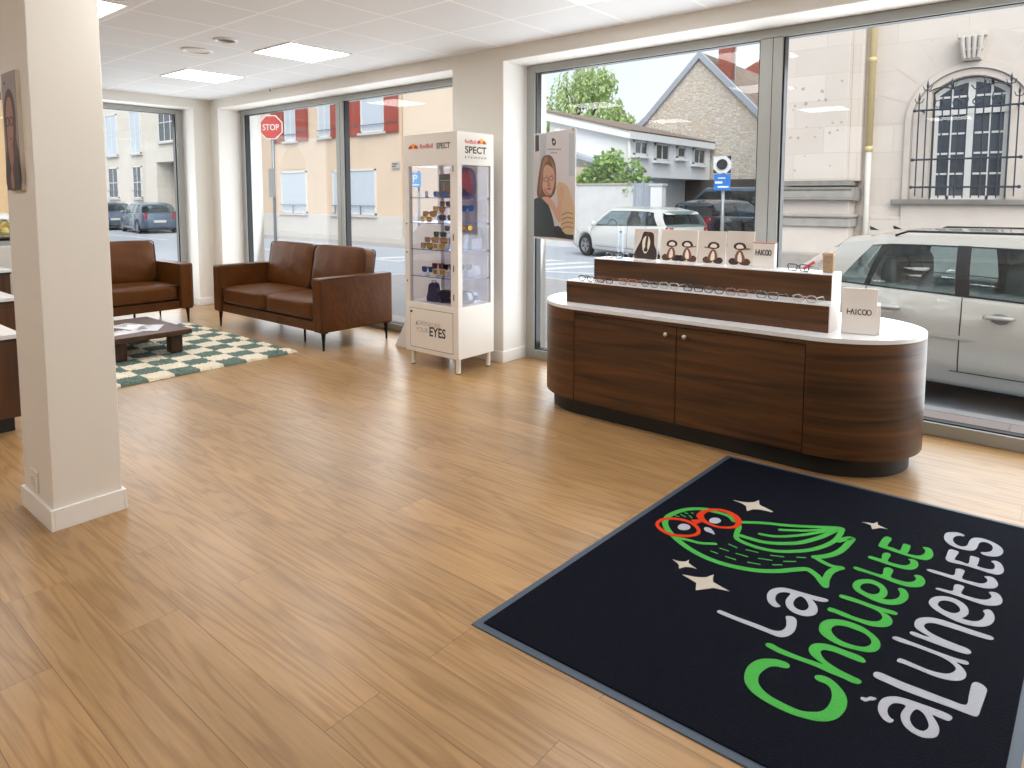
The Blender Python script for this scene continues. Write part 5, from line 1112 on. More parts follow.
    for sg in (-1, 1):
        b = MB(); b.grid(lambda u, v: Vector((-hl+.02+.17*u, sg*(wid(-hl+.10)*(.905+.085*u)+.006), .66+.30*v-.06*u*v)), 4, 4, flip=sg > 0)
        b.grid(lambda u, v: Vector((-hl-.006+.01*u, sg*(wid(-hl)*.90-.14*(1-u)), .66+.28*v)), 2, 3, flip=sg > 0); b.build('tail_lamp', tail_m, t)
        b = MB(); b.grid(lambda u, v: Vector((hl-.30*u-.02, sg*(wid(hl-.30*u)*(.80+.13*u)+.012), .58+.14*v+.05*u)), 4, 3, flip=sg < 0); b.build('head_lamp', head_m, t)
        b = MB(); b.mx = Matrix.Translation((wsb-.30, sg*(hw+.06), ztop(wsb-.3)+.06)); b.ball((0, 0, 0), .07, .11, .075, 10, 6); b.build('wing_mirror', paint, t, smooth=True)
        for x in (B1+.12, q0+.08):
            zz = .80; yy = sg*(wid(x)*.99)
            b = MB(); b.tube([(x, yy, zz), (x+.02, yy+sg*.028, zz+.003), (x+.17, yy+sg*.028, zz+.005), (x+.19, yy, zz+.005)], .017, 8); o = b.build('door_handle', paint, t, smooth=True); b = MB(); b.ball((x+.10, yy-sg*.004, zz-.005), .065, .008, .045, 14, 6); b.build('handle_recess', M('recess_grey', (150, 152, 152), .4), o, smooth=True)
    b = MB()
    for sg in (-1, 1):
        for x, xt in ((B1-.045, B1-.045), (q0-.02, q0-.02), (wsb-.05, wsb-.12)):
            pts = []
            for i in range(9):
                z = zlow(x)+.13+(ztop(x)-.02-zlow(x)-.13)*i/8; zl, zt, w = zlow(x), ztop(x), wid(x)
                q = (z-zl)/(zt-zl); y = w*(.985+.017*min(1, q/.3)) if q < .3 else (w*(1.0-.010*(q-.3)/.32) if q < .62 else w*(.992-.03*(q-.62)/.33))
                pts.append((x+(xt-x)*i/8, sg*(y+.0015), z))
            b.tube(pts, .0045, 5)
        b.tube([(x, sg*(wid(x)*.999+.003), zlow(0)+.13) for x in [B1-1.0+i*.3 for i in range(9)] if abs(x-rx) > .4 and abs(x-fx) > .4], .004, 5)
    b.build('door_seam', trim_b, t)
    b = MB(); b.box(-hl-.012, -.26, .52, -hl+.02, .26, .63); b.build('number_plate', M('plate_white', (226, 226, 220), .5), t)
    if detail:
        for sg in (-1, 1):
            b = MB(); b.tube([(rtp+.45, sg*yt(rtp)*1.0, Hc-.06), (rtp+.55, sg*yt(rtp)*1.0, Hc-.02), (ft-.30, sg*yt(0)*.98, Hc-.012), (ft-.15, sg*yt(0)*.98, Hc-.05)], .010, 8); b.build('roof_rail', trim_b, t, smooth=True)
        for x, y in ((rtp+.15, -.25), (rtp+.25, .1)):
            b = MB(); b.prism([[(-.03, 0), (.045, 0), (-.025, .032), (-.04, .035)]], lambda a, c, q: Vector((x+a, y+q, Hc-.035+c)), -.008, .008); b.build('antenna_fin', trim_b, t)
        b = MB(); b.prism([smooth_loop([(-.02, 0), (.5, -.02), (.52, .004), (.0, .022)], 3)], lambda a, c, q: Vector((B1-.85+a*1.6, -(hw*.998+q), .62+c*1.5)), -.004, .004); b.build('side_strip', paint, t)
    return t
white_p = M('white_car_paint', (226, 226, 224), .22, .0, noise=.01, coat=.8)
silver_p = M('pearl_car_paint', (222, 219, 212), .25, .15, noise=.01, coat=.8)
dark_p = M('dark_blue_car_paint', (36, 46, 66), .2, .3, noise=.02, coat=.8)
grey_p2 = M('blue_grey_car_paint', (96, 116, 140), .25, .4, noise=.02, coat=.7)
red_p2 = M('dark_red_car_paint', (86, 30, 36), .25, .2, noise=.02, coat=.7)
hd = math.radians(-6); ca, sa = math.cos(hd), math.sin(hd)
bx_, by_ = -.64, -.855                              # B-pillar seam on the near side of the parked car
make_car('white hatchback parked right outside the large window behind the counter', (-.70-(ca*bx_-sa*by_), 6.48-(sa*bx_+ca*by_), ZR), hd, silver_p, L=3.98, detail=True)
make_car('white car across the street, in front of the pale garden wall', (-9.75, 17.05, ZR+.02), math.radians(160), white_p, L=4.2)
make_car('dark blue car with red tail lamps behind the white car', (-8.75, 20.9, ZR+.21), math.radians(84), dark_p, L=4.2)
make_car('tall blue-grey car parked behind the dark blue car', (-9.95, 24.25, ZR+.40), math.radians(175), grey_p2, L=4.4, Hc=1.72, van=True)
make_car('dark red car at the edge of the window post, below the stone gable', (-6.62, 21.5, ZR+.24), math.radians(97), red_p2, L=4.1)
make_car('blue-grey hatchback in the side window, nearest to its frame', (-35.0, 14.0, ZR), math.radians(172), grey_p2, L=4.2)
make_car('blue-grey car in the side window, next to the column', (-39.9, 13.9, ZR), math.radians(172), M('slate_car_paint', (86, 100, 124), .25, .4, noise=.02, coat=.7), L=4.3)
make_car('pale car just seen left of the column through the small side window', (-15.2, 3.3, ZR), math.radians(95), white_p, L=4.1)

# ---------------------------------------------------------------- buildings
win_dark = M('dark_window_glass', (58, 66, 76), .08, .0, noise=.15, scale=2, spec=.8)
curtain_w = M('white_curtain_window', (206, 216, 228), .35, noise=.06, scale=5)
white_fr = M('white_window_frame', (236, 236, 234), .45)
zinc = M('zinc_grey', (190, 198, 212), .5, .1, noise=.06)
def house_window(parent, x0, x1, z0, z1, y, bars=(1, 1), arch=0.0, glass_m=None, sill=None, depth=.10, face='Y', name='window', inv=1):
    """framed window set in a wall: face Y looks to -Y, face X looks to +X"""
    def pt(a, d, c): return Vector((a, y+d, c)) if face == 'Y' else Vector((y-d, a, c))
    def bx(m, a0, a1, c0, c1, d0, d1):
        p, q = pt(a0, d0, c0), pt(a1, d1, c1); m.box(p.x, p.y, p.z, q.x, q.y, q.z)
    fw_ = .06
    m = MB()
    for q in ((x0, x0+fw_, z0, z1), (x1-fw_, x1, z0, z1), (x0, x1, z0, z0+fw_), (x0, x1, z1-fw_, z1)): bx(m, *q, -.03, depth)
    for k in range(bars[0]): a = x0+(x1-x0)*(k+1)/(bars[0]+1); bx(m, a-.025, a+.025, z0, z1, -.015, depth)
    for k in range(bars[1]): c = z0+(z1-z0)*(k+1)/(bars[1]+1); bx(m, x0, x1, c-.02, c+.02, -.01, depth)
    w = m.build(name, white_fr, parent)
    g = MB(); bx(g, x0+.01, x1-.01, z0+.01, z1-.01, .005, .03); g.build('pane', glass_m or win_dark, w)
    if sill:
        s = MB(); bx(s, x0-.12, x1+.12, z0-.10, z0-.01, -.12, .05); s.build('sill', sill, w)
    return w
# stone building with the barred arched window
ashlar = brick('ashlar_stone', (222, 210, 200), (232, 222, 213), (212, 200, 190), 1.15, .52, .006, .85, .5, 'XZ', bump=.12, noise=.07, nscale=1.6, shift=(.3, .1))
worn = M('weathered_stone', (150, 145, 140), .9, noise=.35, scale=5, bump=.4, bscale=30)
pale_stone = M('pale_dressed_stone', (224, 213, 204), .85, noise=.10, scale=4, bump=.15, bscale=40)
SB = thing('stone_building', 'pale stone building with a barred arched window across the street', 'building', (2, 17, ZP))
AX, HWI, ZS, ZSP = -1.665, .585, 1.39, 3.28              # axis, half width, sill, springing
def arch_loop(hw_, z0, zs, rise, n=16): return [(AX-hw_, z0), (AX+hw_, z0), (AX+hw_, zs)]+[(AX+hw_*math.cos(PI*i/n), zs+rise*math.sin(PI*i/n)) for i in range(1, n)]+[(AX-hw_, zs)]
def seg_loop(hw_, z0, zs, rise, n=12): return [(AX-hw_, z0), (AX+hw_, z0)]+[(AX+hw_*(1-2*i/n), zs+rise*(1-(1-2*i/n)**2)) for i in range(n+1)]
fwall = lambda Y: (lambda a, c, q: Vector((a, Y+q, c)))
def wall_panel(mb, x0, x1, z0, z1, hole, Y, d):
    """front wall with one opening"""
    lp = [(x0, z0), (x1, z0), (x1, z1), (x0, z1)]; mb.prism([lp, hole[::-1]], fwall(Y), 0, d)
b = MB(); wall_panel(b, -5.4, 12, ZR, 11, seg_loop(HWI+.03, ZS, 3.40, .25), 15.0, .5); b.box(-5.4, 15.5, ZR, 12, 22, 11)
b.build('wall', ashlar, SB, recalc=True)
b = MB(); o_, i_ = arch_loop(1.03, ZS, 2.86, 1.02, 24), arch_loop(.93, ZS-.01, 2.86, .92, 24)
b.prism([o_, i_[::-1]], fwall(14.93), 0, .07); o2, i2 = arch_loop(.90, ZS, 2.86, .90, 24), seg_loop(HWI+.03, ZS-.01, 3.40, .25, 24)
b.prism([o2, i2[::-1]], fwall(14.975), 0, .03); b.build('arch_surround', pale_stone, SB, recalc=True)
b = MB()
for k in range(9):
    a0, a1 = PI*(k+.02)/9, PI*(k+.98)/9; r0x, r0z, r1 = 1.05, 1.04, 1.62
    lp = [(AX+r0x*math.cos(a0+(a1-a0)*i/5), 2.86+r0z*math.sin(a0+(a1-a0)*i/5)) for i in range(6)]+[(AX+r1*math.cos(a1), 2.86+r1*math.sin(a1)), (AX+r1*math.cos(a0), 2.86+r1*math.sin(a0))]
    b.prism([lp], fwall(14.996), 0, .02)
b.build('arch_stones', pale_stone, SB, recalc=True)
b = MB(); b.box(-2.86, 14.82, 1.29, -.47, 15.05, 1.39); b.build('window_sill', worn, SB, bevel=.02)
b = MB(); b.box(-2.7, 14.93, ZP, -.63, 15.0, 1.29); b.build('apron', pale_stone, SB, bevel=.01)
k_ = MB(); k_.prism([[(AX-.14, 3.9), (AX+.14, 3.9), (AX+.2, 4.36), (AX-.2, 4.36)]], fwall(14.80), 0, .2)
for s in (-.13, -.045, .04, .125): k_.tube([(AX+s*.8, 14.79, 3.93), (AX+s, 14.74, 4.1), (AX+s*1.1, 14.70, 4.3)], [.03, .035, .045], 8)
k_.box(AX-.22, 14.70, 4.29, AX+.22, 14.9, 4.37); k_.box(AX-.17, 14.74, 4.06, AX+.17, 14.82, 4.10); k_.build('keystone', M('carved_stone', (222, 213, 204), .85, noise=.2, scale=12), SB, bevel=.006)
# the window itself: two leaves with transom
fr_ = MB(); Y0 = 15.16
so, si = seg_loop(HWI, ZS, 3.38, .25, 16), seg_loop(HWI-.075, ZS+.07, 3.33, .22, 16); fr_.prism([so, si[::-1]], fwall(Y0), 0, .08)
fr_.box(AX-HWI, Y0-.03, 2.97, AX+HWI, Y0+.08, 3.06); fr_.box(AX-.055, Y0-.02, ZS, AX+.055, Y0+.08, 3.6)
for s in (-1, 1):
    fr_.box(AX+s*.31-.02, Y0, ZS, AX+s*.31+.02, Y0+.06, 3.56)
for z in (1.87, 2.25, 2.62, 3.30): fr_.box(AX-HWI, Y0+.005, z-.018, AX+HWI, Y0+.06, z+.018)
wv = fr_.build('window', white_fr, SB, recalc=True)
b = MB(); b.prism([seg_loop(HWI-.02, ZS+.02, 3.36, .24, 12)], fwall(Y0+.03), 0, .03); b.build('pane', M('dark_leaded_glass', (66, 74, 86), .12, noise=.25, scale=3, spec=.7), wv)
# wrought-iron grille
iron = M('wrought_iron', (62, 70, 82), .5, .5, noise=.1)
gr = thing('window_grille', 'black wrought-iron grille with spikes over the arched stone window', 'grille', (AX, 14.6, 1.42))
YG = 14.60
for z in (1.615, 2.125, 3.03):
    b = MB(); b.tube([(AX-.82, YG, z), (AX+.82, YG, z)], .018, 8); b.ball((AX-.82, YG, z), .032, nu=8, nv=6); b.ball((AX+.82, YG, z), .032, nu=8, nv=6); b.build('crossbar', iron, gr)
for s in (-1, 1):
    for z in (1.615, 3.03):
        b = MB(); b.tube([(AX+s*.72, YG, z), (AX+s*.72, 14.98, z)], .014, 6); b.build('wall_bracket', iron, gr)
for k in range(13):
    x = AX-.75+k*.125; tall = k in (1, 4, 8, 11); e = k in (0, 12)
    zt = 3.52 if tall else (3.30 if e else 3.22)
    b = MB(); b.tube([(x, YG-.012, 1.42 if not e else 1.45), (x, YG-.012, zt-.09)], .0125, 6); b.tube([(x, YG-.012, zt-.09), (x, YG-.012, zt-.05), (x, YG-.012, zt+.06)], [.014, .024, .002], 6)
    if tall or e:
        for s in (-1, 1): b.tube([(x, YG-.012, zt-.14), (x+s*.05, YG-.012, zt-.12), (x+s*.075, YG-.012, zt-.05)], [.010, .009, .006], 5)
    b.build('bar', iron, gr)
for s in (-1, 1):
    b = MB(); b.tube(smooth_loop([(AX+s*.60, YG, 3.36), (AX+s*.45, YG, 3.42), (AX+s*.28, YG, 3.40), (AX+s*.12, YG, 3.34), (AX+s*.05, YG, 3.42)], 4, closed=False), .012, 6); b.build('scroll', iron, gr)
for k in range(4):
    c = AX-.45+k*.3; b = MB(); b.tube([(c+.07*math.cos(a), YG, 3.13+.06*math.sin(a)) for a in [2*PI*i/14 for i in range(15)]], .011, 6, cap=False); b.build('ring', iron, gr)
# pilaster at the building corner
b = MB(); b.box(-4.86, 14.5, 1.75, -3.62, 15.0, 11); b.box(-3.62, 14.72, 1.75, -3.42, 15.0, 11); b.build('pilaster', ashlar, SB, bevel=.01)
b = MB(); b.box(-4.84, 14.42, 1.66, -3.50, 15.0, 1.76); b.box(-4.88, 14.40, 1.58, -3.47, 15.0, 1.63)
b.prism([smooth_loop([(14.50, 1.60), (14.42, 1.56), (14.33, 1.46), (14.31, 1.40), (14.36, 1.37), (15.0, 1.37), (15.0, 1.6)], 2)], lambda a, c, q: Vector((q, a, c)), -4.93, -3.42); b.build('pilaster_base', worn, SB, recalc=True)
b = MB(); b.box(-4.86, 14.46, 1.08, -3.52, 15.0, 1.37); b.box(-4.86, 14.46, ZP, -3.52, 15.0, .83); b.build('pedestal', pale_stone, SB, bevel=.01)
b = MB(); b.box(-4.92, 14.36, 1.02, -3.44, 15.0, 1.09); b.box(-4.89, 14.40, .83, -3.47, 15.0, 1.02); b.box(-4.95, 14.3, ZP, -3.38, 15.0, .30); b.build('pedestal_moulding', M('stained_stone', (178, 172, 166), .9, noise=.22, scale=6), SB, bevel=.03)
b = MB(); b.box(-3.4, 14.955, .98, 12, 15.0, 1.06); b.box(-3.4, 14.93, ZP, -2.7, 15.0, .98); b.build('string_course', pale_stone, SB, bevel=.01)
b = MB(); b.box(-3.645, 14.985, 4.24, -3.46, 15.01, 4.335); b.build('vent_slot', M('slot_dark', (40, 40, 44), .7), SB)
b = MB(); rr_ = random.Random(5)
for k in range(22):
    x, z = -4.80+rr_.random()*1.1, 1.9+rr_.random()*2.2; s = rr_.uniform(.012, .05)
    b.prism([[(x+s*math.cos(a)*rr_.uniform(.6, 1.1), z+s*math.sin(a)*rr_.uniform(.6, 1.1)) for a in [2*PI*i/9 for i in range(9)]]], fwall(14.497), 0, .003)
b.build('shell_marks', M('chipped_stone', (188, 178, 166), .95, noise=.2), SB)
dp = thing('downpipe', 'rainwater downpipe, ochre above and white below, on the stone facade', 'pipe', (-3.29, 14.84, ZP))
b = MB(); b.tube([(-3.29, 14.84, 2.36), (-3.29, 14.84, 11)], .062, 14); b.build('upper_pipe', M('ochre_pipe_paint', (226, 204, 150), .5, noise=.06), dp, smooth=True)
b = MB(); b.tube([(-3.29, 14.84, ZP), (-3.29, 14.84, 2.36)], .058, 14); b.build('lower_pipe', M('white_pipe_paint', (224, 220, 212), .5, noise=.08), dp, smooth=True)
for z in (2.38, 4.1, 6.0):
    b = MB(); b.lathe([(.062, -.05), (.075, -.045), (.075, .045), (.062, .05)], (-3.29, 14.84, z), 14); b.build('collar', M('ochre_pipe_paint', (226, 204, 150), .5), dp, smooth=True)

# rubble-stone gable house with brick chimney
rubble = rubble_stone('rubble_masonry', ((236, 226, 213), (252, 245, 235), (240, 218, 188)), (226, 217, 206), 6.0, 8.6)
GH = thing('gable_house', 'rubble-stone gable house with a red brick chimney', 'house', (-12.0, 30, ZR))
b = MB(); gp = [(-15.2, ZR), (-8.6, ZR), (-8.6, 3.5), (-9.66, 4.55), (-12.06, 7.0), (-14.35, 4.65), (-14.75, 4.32), (-15.2, 4.1)]
b.prism([gp], fwall(26), 0, 11); b.build('wall', rubble, GH, recalc=True)
slate = brick('brown_roof_tiles', (150, 132, 118), (168, 150, 136), (120, 106, 96), .28, .2, .012, .9, .5, 'YZ', bump=.5, noise=.15)
b = MB()
rl = [(-8.4, 3.3), (-9.6, 4.52), (-12.06, 7.04), (-14.4, 4.66), (-14.8, 4.34), (-15.3, 4.1)]; rl2 = [(x, z+.16) for x, z in rl]
b.prism([rl+rl2[::-1]], fwall(25.95), .2, 11.2); b.build('roof', slate, GH, recalc=True)
b = MB(); rl3 = [(x, z-.10) for x, z in rl]; b.prism([rl3+[(x, z+.19) for x, z in rl][::-1]], fwall(25.86), 0, .3); b.build('verge_trim', zinc, GH, recalc=True)
red_brick = brick('red_brick', (176, 92, 74), (160, 78, 64), (176, 140, 124), .24, .08, .008, .9, .5, 'XZ', bump=.3, noise=.15)
ch = MB(); ch.box(-11.45, 26.35, 5.6, -10.98, 26.85, 8.0); o = ch.build('chimney', red_brick, GH); b = MB(); b.box(-11.5, 26.3, 7.95, -10.93, 26.9, 8.1); b.build('chimney_cap', M('mortar_cap', (190, 180, 170), .9), o)
b = MB(); b.tube([(-10.85, 26.6, 5.6), (-10.85, 26.6, 7.7)], .035, 8); b.build('flue_pipe', M('flue_grey', (180, 182, 186), .4, .5), o)
b = MB(); b.prism([[(27.6, 4.2), (30, 4.2), (30, 5.6), (27.6, 5.6)]], lambda a, c, q: Vector((q, a, c)), -10.0, -9.2); d = b.build('dormer', slate, GH); b = MB(); b.box(-9.2, 27.9, 4.5, -9.17, 29.6, 5.4); b.build('pane', win_dark, d)
# distant red roof behind it
t = thing('distant_house', 'distant brick house with chimney pots beside the stone gable', 'house', (-13, 44, ZR))
b = MB(); b.prism([[(-20, 1), (-8, 1), (-8, 7.2), (-14, 10.2), (-20, 7.2)]], fwall(41), 0, 8); b.build('wall', red_brick, t, recalc=True)
for x in (-15.2, -14.6, -14.0): b = MB(); b.tube([(x, 42, 9.6), (x, 42, 10.6+.2*(x+15))], .12, 8); b.build('chimney_pot', M('flue_grey', (180, 182, 186), .4, .5), t)

# white flat-roofed annex
render_w = M('white_render', (268, 270, 272), .8, noise=.05, scale=1.5)
AN = thing('white_annex', 'white rendered house with overhanging upper floor and small windows', 'house', (-13, 22, ZR))
b = MB(); b.prism([[(-14.75, 2.1), (-11.5, 2.1), (-11.5, 3.34), (-14.75, 4.12)]], fwall(19.6), 0, 6.3); b.build('upper_floor', render_w, AN, recalc=True)
b = MB(); b.box(-14.7, 19.62, ZR, -12.3, 25.6, 2.1); b.build('lower_floor', render_w, AN)
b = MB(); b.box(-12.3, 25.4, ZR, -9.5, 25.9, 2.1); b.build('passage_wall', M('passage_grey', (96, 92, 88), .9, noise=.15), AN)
b = MB(); b.prism([[(-15.1, 4.20), (-11.3, 3.30), (-11.3, 3.54), (-15.1, 4.50)]], fwall(19.3), 0, 6.6); b.build('roof_edge', M('white_fascia', (268, 270, 272), .5, noise=.03), AN, recalc=True)
b = MB(); b.prism([[(-15.1, 4.50), (-11.3, 3.54), (-11.27, 3.58), (-15.1, 4.56)]], fwall(19.25), 0, 6.65); b.build('roof', M('brown_flat_roof', (150, 132, 120), .9, noise=.15), AN, recalc=True)
b = MB(); b.tube([(-11.46, 19.5, 3.3), (-11.44, 19.52, 2.9), (-11.44, 19.52, 2.1)], .05, 8); b.build('rain_pipe', M('white_fascia', (268, 270, 272), .5), AN)
for y0, y1, z0, z1 in ((19.85, 20.75, 2.92, 3.30), (21.3, 22.3, 2.80, 3.28), (22.95, 23.6, 2.95, 3.27), (24.3, 25.3, 2.78, 3.28)):
    house_window(AN, y0, y1, z0-.1, z1, -11.46, (1 if y1-y0 > .7 else 0, 0), face='X', sill=render_w)
b = MB(); b.prism([[(-14.6, 3.30), (-12.0, 2.50), (-12.0, 2.38), (-14.6, 3.18)]], fwall(18.95), 0, .7); l2 = b.build('lean_to_roof', zinc, AN, recalc=True)
b = MB(); b.box(-14.6, 19.1, ZR, -12.1, 19.6, 2.42); b.build('lean_to', M('cream_render', (220, 210, 190), .85, noise=.05), AN)
# garden wall, gate and pillar
t = thing('garden_wall', 'long pale concrete garden wall beneath the leafy bush', 'wall', (-12.6, 18.7, .4))
conc = M('pale_concrete', (230, 230, 232), .85, noise=.14, scale=2.5, bump=.2, bscale=30)
b = MB(); b.box(-15.4, 18.62, ZR, -10.75, 18.82, 1.80); b.build('panel', conc, t); b = MB(); b.box(-15.4, 18.58, 1.80, -10.75, 18.86, 1.86); b.build('coping', M('mossy_coping', (190, 190, 172), .9, noise=.25, scale=9), t)
b = MB(); b.box(-13.0, 18.60, ZR, -12.85, 18.64, 1.8); b.build('pier', conc, t)
t = thing('garden_gate', 'grey metal gate between the garden wall and the white pillar', 'gate', (-10.4, 18.7, ZR))
b = MB(); b.box(-10.72, 18.68, ZR+.05, -10.16, 18.72, 1.85); b.build('panel', zinc, t); b = MB()
for x in (-10.72, -10.45, -10.18): b.box(x-.02, 18.65, ZR+.05, x+.02, 18.75, 1.9)
b.build('frame', zinc, t)
t = thing('gate_pillar', 'white gate pillar at the right of the grey gate', 'pillar', (-10.0, 18.7, ZR))
b = MB(); b.box(-10.13, 18.58, ZR, -9.75, 18.84, 1.76); b.build('shaft', render_w, t); b = MB(); b.box(-10.17, 18.54, 1.76, -9.71, 18.88, 1.83); b.build('cap', conc, t)

# beige corner house with red shutters
beige_r = M('beige_render', (232, 208, 184), .88, noise=.07, scale=.9)
BH = thing('beige_house', 'beige rendered house with red shutters across the street', 'house', (-25, 20, ZP))
b = MB(); b.box(-34, 17, .66, -19.8, 24, 9); b.build('wall', beige_r, BH)
b = MB(); b.box(-34, 16.94, ZP, -19.75, 24, .66); b.build('plinth', M('pale_plinth', (222, 218, 214), .85, noise=.06), BH)
sill_m = M('stone_sill', (214, 210, 206), .7); red_sh = brick('red_shutter_boards', (176, 84, 70), (168, 78, 66), (140, 62, 52), .14, 6.0, .006, .7, 0, 'XZ', bump=.2, noise=.1)
for x0, x1, z0, z1, bars, gm in ((-27.55, -26.65, 3.86, 5.7, (1, 0), curtain_w), (-25.0, -24.1, 3.90, 5.7, (1, 0), curtain_w), (-22.1, -20.65, 3.92, 5.7, (0, 0), curtain_w), (-30.4, -29.75, 3.9, 5.7, (1, 1), curtain_w),
                                 (-27.95, -25.95, .70, 2.52, (0, 0), curtain_w), (-24.05, -23.6, .70, 2.5, (0, 0), curtain_w), (-23.05, -21.25, .70, 2.50, (0, 0), curtain_w), (-30.6, -30.0, .75, 2.6, (1, 1), win_dark)):
    w = house_window(BH, x0, x1, z0, z1, 16.97, bars, glass_m=gm, sill=sill_m)
    if z0 < 1:
        m = MB(); m.bar((x0, 16.9, 1.05), (x1, 16.9, 1.05), .03, .03); m.bar(((x0+x1)/2, 16.9, .70), ((x0+x1)/2, 16.9, 1.05), .03, .03, (1, 0, 0)); m.build('guard_rail', M('rail_grey', (130, 140, 156), .5, .4), w)
    elif z0 < 4: m = MB(); m.bar((x0, 16.9, z0+.28), (x1, 16.9, z0+.28), .03, .03); m.build('guard_rail', M('rail_grey', (130, 140, 156), .5, .4), w)
for x0, x1 in ((-28.6, -27.6), (-26.6, -25.75), (-24.05, -23.15), (-23.12, -22.12), (-20.62, -19.85)):
    m = MB(); m.box(x0, 16.90, 3.84, x1, 16.96, 5.75); s = m.build('shutter', red_sh, BH); m = MB(); m.box(x0+.03, 16.885, 4.2, x1-.03, 16.90, 4.25); m.box(x0+.03, 16.885, 5.3, x1-.03, 16.90, 5.35); m.build('strap_hinge', M('hinge_grey', (120, 110, 110), .5, .5), s)
m = MB(); c0 = -26.95; m.prism([[(c0-.9, 2.62), (c0+.9, 2.62), (c0+.9, 2.9)]+[(c0+.9*math.cos(PI*i/12), 2.9+.75*math.sin(PI*i/12)) for i in range(1, 12)]+[(c0-.9, 2.9)]], fwall(16.975), 0, .03); m.build('blind_arch', M('blind_arch_render', (224, 198, 168), .88, noise=.06), BH, recalc=True)
t = thing('street_name_plate', 'small street name plate on the beige house by its corner', 'sign', (-20.0, 16.95, 2.5))
m = MB(); m.box(-20.25, 16.93, 2.48, -19.82, 16.96, 2.72); m.build('plate', M('plate_grey', (190, 186, 180), .5), t); m = MB(); m.box(-20.2, 16.922, 2.63, -19.9, 16.93, 2.67); m.box(-20.2, 16.922, 2.54, -19.98, 16.93, 2.58); m.build('lettering', M('plate_ink', (90, 90, 96), .6), t)
t = thing('cream_house', 'cream house joined to the right of the beige shuttered house', 'house', (-18, 20, ZP))
m = MB(); m.box(-19.75, 17.1, ZP, -16.6, 18.6, 9.5); m.build('wall', M('cream_render_warm', (244, 224, 202), .88, noise=.05, scale=.9), t); m = MB(); m.box(-19.7, 17.04, ZP, -16.55, 17.1, .7); m.build('plinth', M('pale_plinth', (222, 218, 214), .85), t)
# pale building down the side street
LB = thing('pale_building', 'pale stone building with tall windows seen through the left side window', 'building', (-44, 20, ZP))
pale_r = brick('pale_ashlar', (226, 218, 206), (232, 225, 214), (214, 206, 194), 1.4, .7, .008, .85, .5, 'XZ', bump=.1, noise=.06)
m = MB(); m.box(-70, 17, ZP, -41.0, 26, 12); m.box(-41.0, 17, 3.35, -35.5, 26, 12); m.box(-41, 21, ZP, -35.5, 26, 3.35); m.box(-36.4, 17, ZP, -35.5, 26, 3.35); m.build('wall', pale_r, LB)
m = MB(); m.box(-41.0, 20.9, ZP, -36.4, 21.0, 3.35); m.box(-39.7, 19.5, ZP, -39.5, 20.9, 3.35); m.build('passage', M('passage_grey2', (120, 112, 106), .9, noise=.15), LB)
for x0, x1 in ((-48.1, -46.4), (-44.3, -42.9), (-52, -50.4)):
    house_window(LB, x0, x1, 3.95, 6.5, 16.95, (1, 1), glass_m=curtain_w, sill=sill_m)
    w = house_window(LB, x0+.1, x1-.1, 1.30, 3.20, 16.95, (1, 1), glass_m=win_dark, sill=sill_m)
    m = MB(); m.bar((x0, 16.85, 1.75), (x1, 16.85, 1.75), .04, .04); m.build('guard_rail', M('rail_grey', (130, 140, 156), .5, .4), w)
house_window(LB, -40.4, -38.2, 4.45, 6.6, 16.95, (2, 1), sill=sill_m)
t = thing('ochre_house', 'ochre house seen left of the column through the small side window', 'house', (-24, 6, ZP))
m = MB(); m.box(-30, -4, ZP, -22, 5.9, 6); m.build('wall', M('ochre_render', (224, 186, 140), .88, noise=.08), t); m = MB(); m.prism([[(-4.2, 6), (6.1, 6), (1, 8.4)]], lambda a, c, q: Vector((q, a, c)), -30.2, -21.8); m.build('roof', red_brick, t, recalc=True)
house_window(t, 2.0, 3.2, 2.6, 4.2, -21.97, (1, 1), face='X', sill=sill_m)

# ---------------------------------------------------------------- street signs
steel = M('galvanised_steel', (160, 166, 172), .4, .6)
t = thing('parking_sign_post', 'square traffic mirror over a blue direction sign on a grey post', 'sign', (-5.06, 12.0, ZR))
b = MB(); b.tube([(-5.06, 12, ZR), (-5.06, 12, 2.14)], .032, 10); b.build('post', steel, t, smooth=True)
fq = frame_fn((-5.20, 11.87, 1.86), Vector((.96, .28, 0)), (0, 0, 1))
b = MB(); b.prism([smooth_loop([(0.01, .0), (.30, .0), (.31, .01), (.31, .29), (.30, .30), (.01, .30), (0, .29), (0, .01)], 2)], fq, -.02, 0); m_ = b.build('mirror_board', M('mirror_board_white', (226, 228, 232), .3), t)
b = MB(); b.prism([ellipse(.155, .155, .095, .095, 24)], fq, 0, .02); b.build('mirror', M('mirror_dark', (70, 76, 82), .08, .8), m_)
b = MB()
for pts in ([(.0, .0), (.08, .0), (0, .08)], [(.31, .0), (.31, .08), (.23, 0)], [(.31, .31), (.23, .30), (.31, .22)]): b.prism([pts], fq, 0, .004)
b.build('corner_mark', M('sign_black', (40, 42, 46), .5), m_)
fq = frame_fn((-5.185, 11.875, 1.55), Vector((.96, .28, 0)), (0, 0, 1))
b = MB(); b.prism([[(0, 0), (.29, 0), (.29, .29), (0, .29)]], fq, -.02, 0); s_ = b.build('direction_panel', M('sign_blue', (28, 122, 210), .4), t)
b = MB()
for q in ((.02, .12, .15, .16), (.07, .045, .26, .075), (.07, .21, .20, .23)): b.prism([[(q[0], q[1]), (q[2], q[1]), (q[2], q[3]), (q[0], q[3])]], fq, 0, .003)
b.build('white_lines', M('sign_white', (236, 238, 240), .4), s_)
t = thing('stop_sign', 'red octagonal stop sign on a grey post before the beige house', 'sign', (-15.2, 9.0, ZR))
b = MB(); b.tube([(-15.2, 9.03, ZR), (-15.2, 9.03, 3.2)], .035, 10); b.build('post', steel, t, smooth=True)
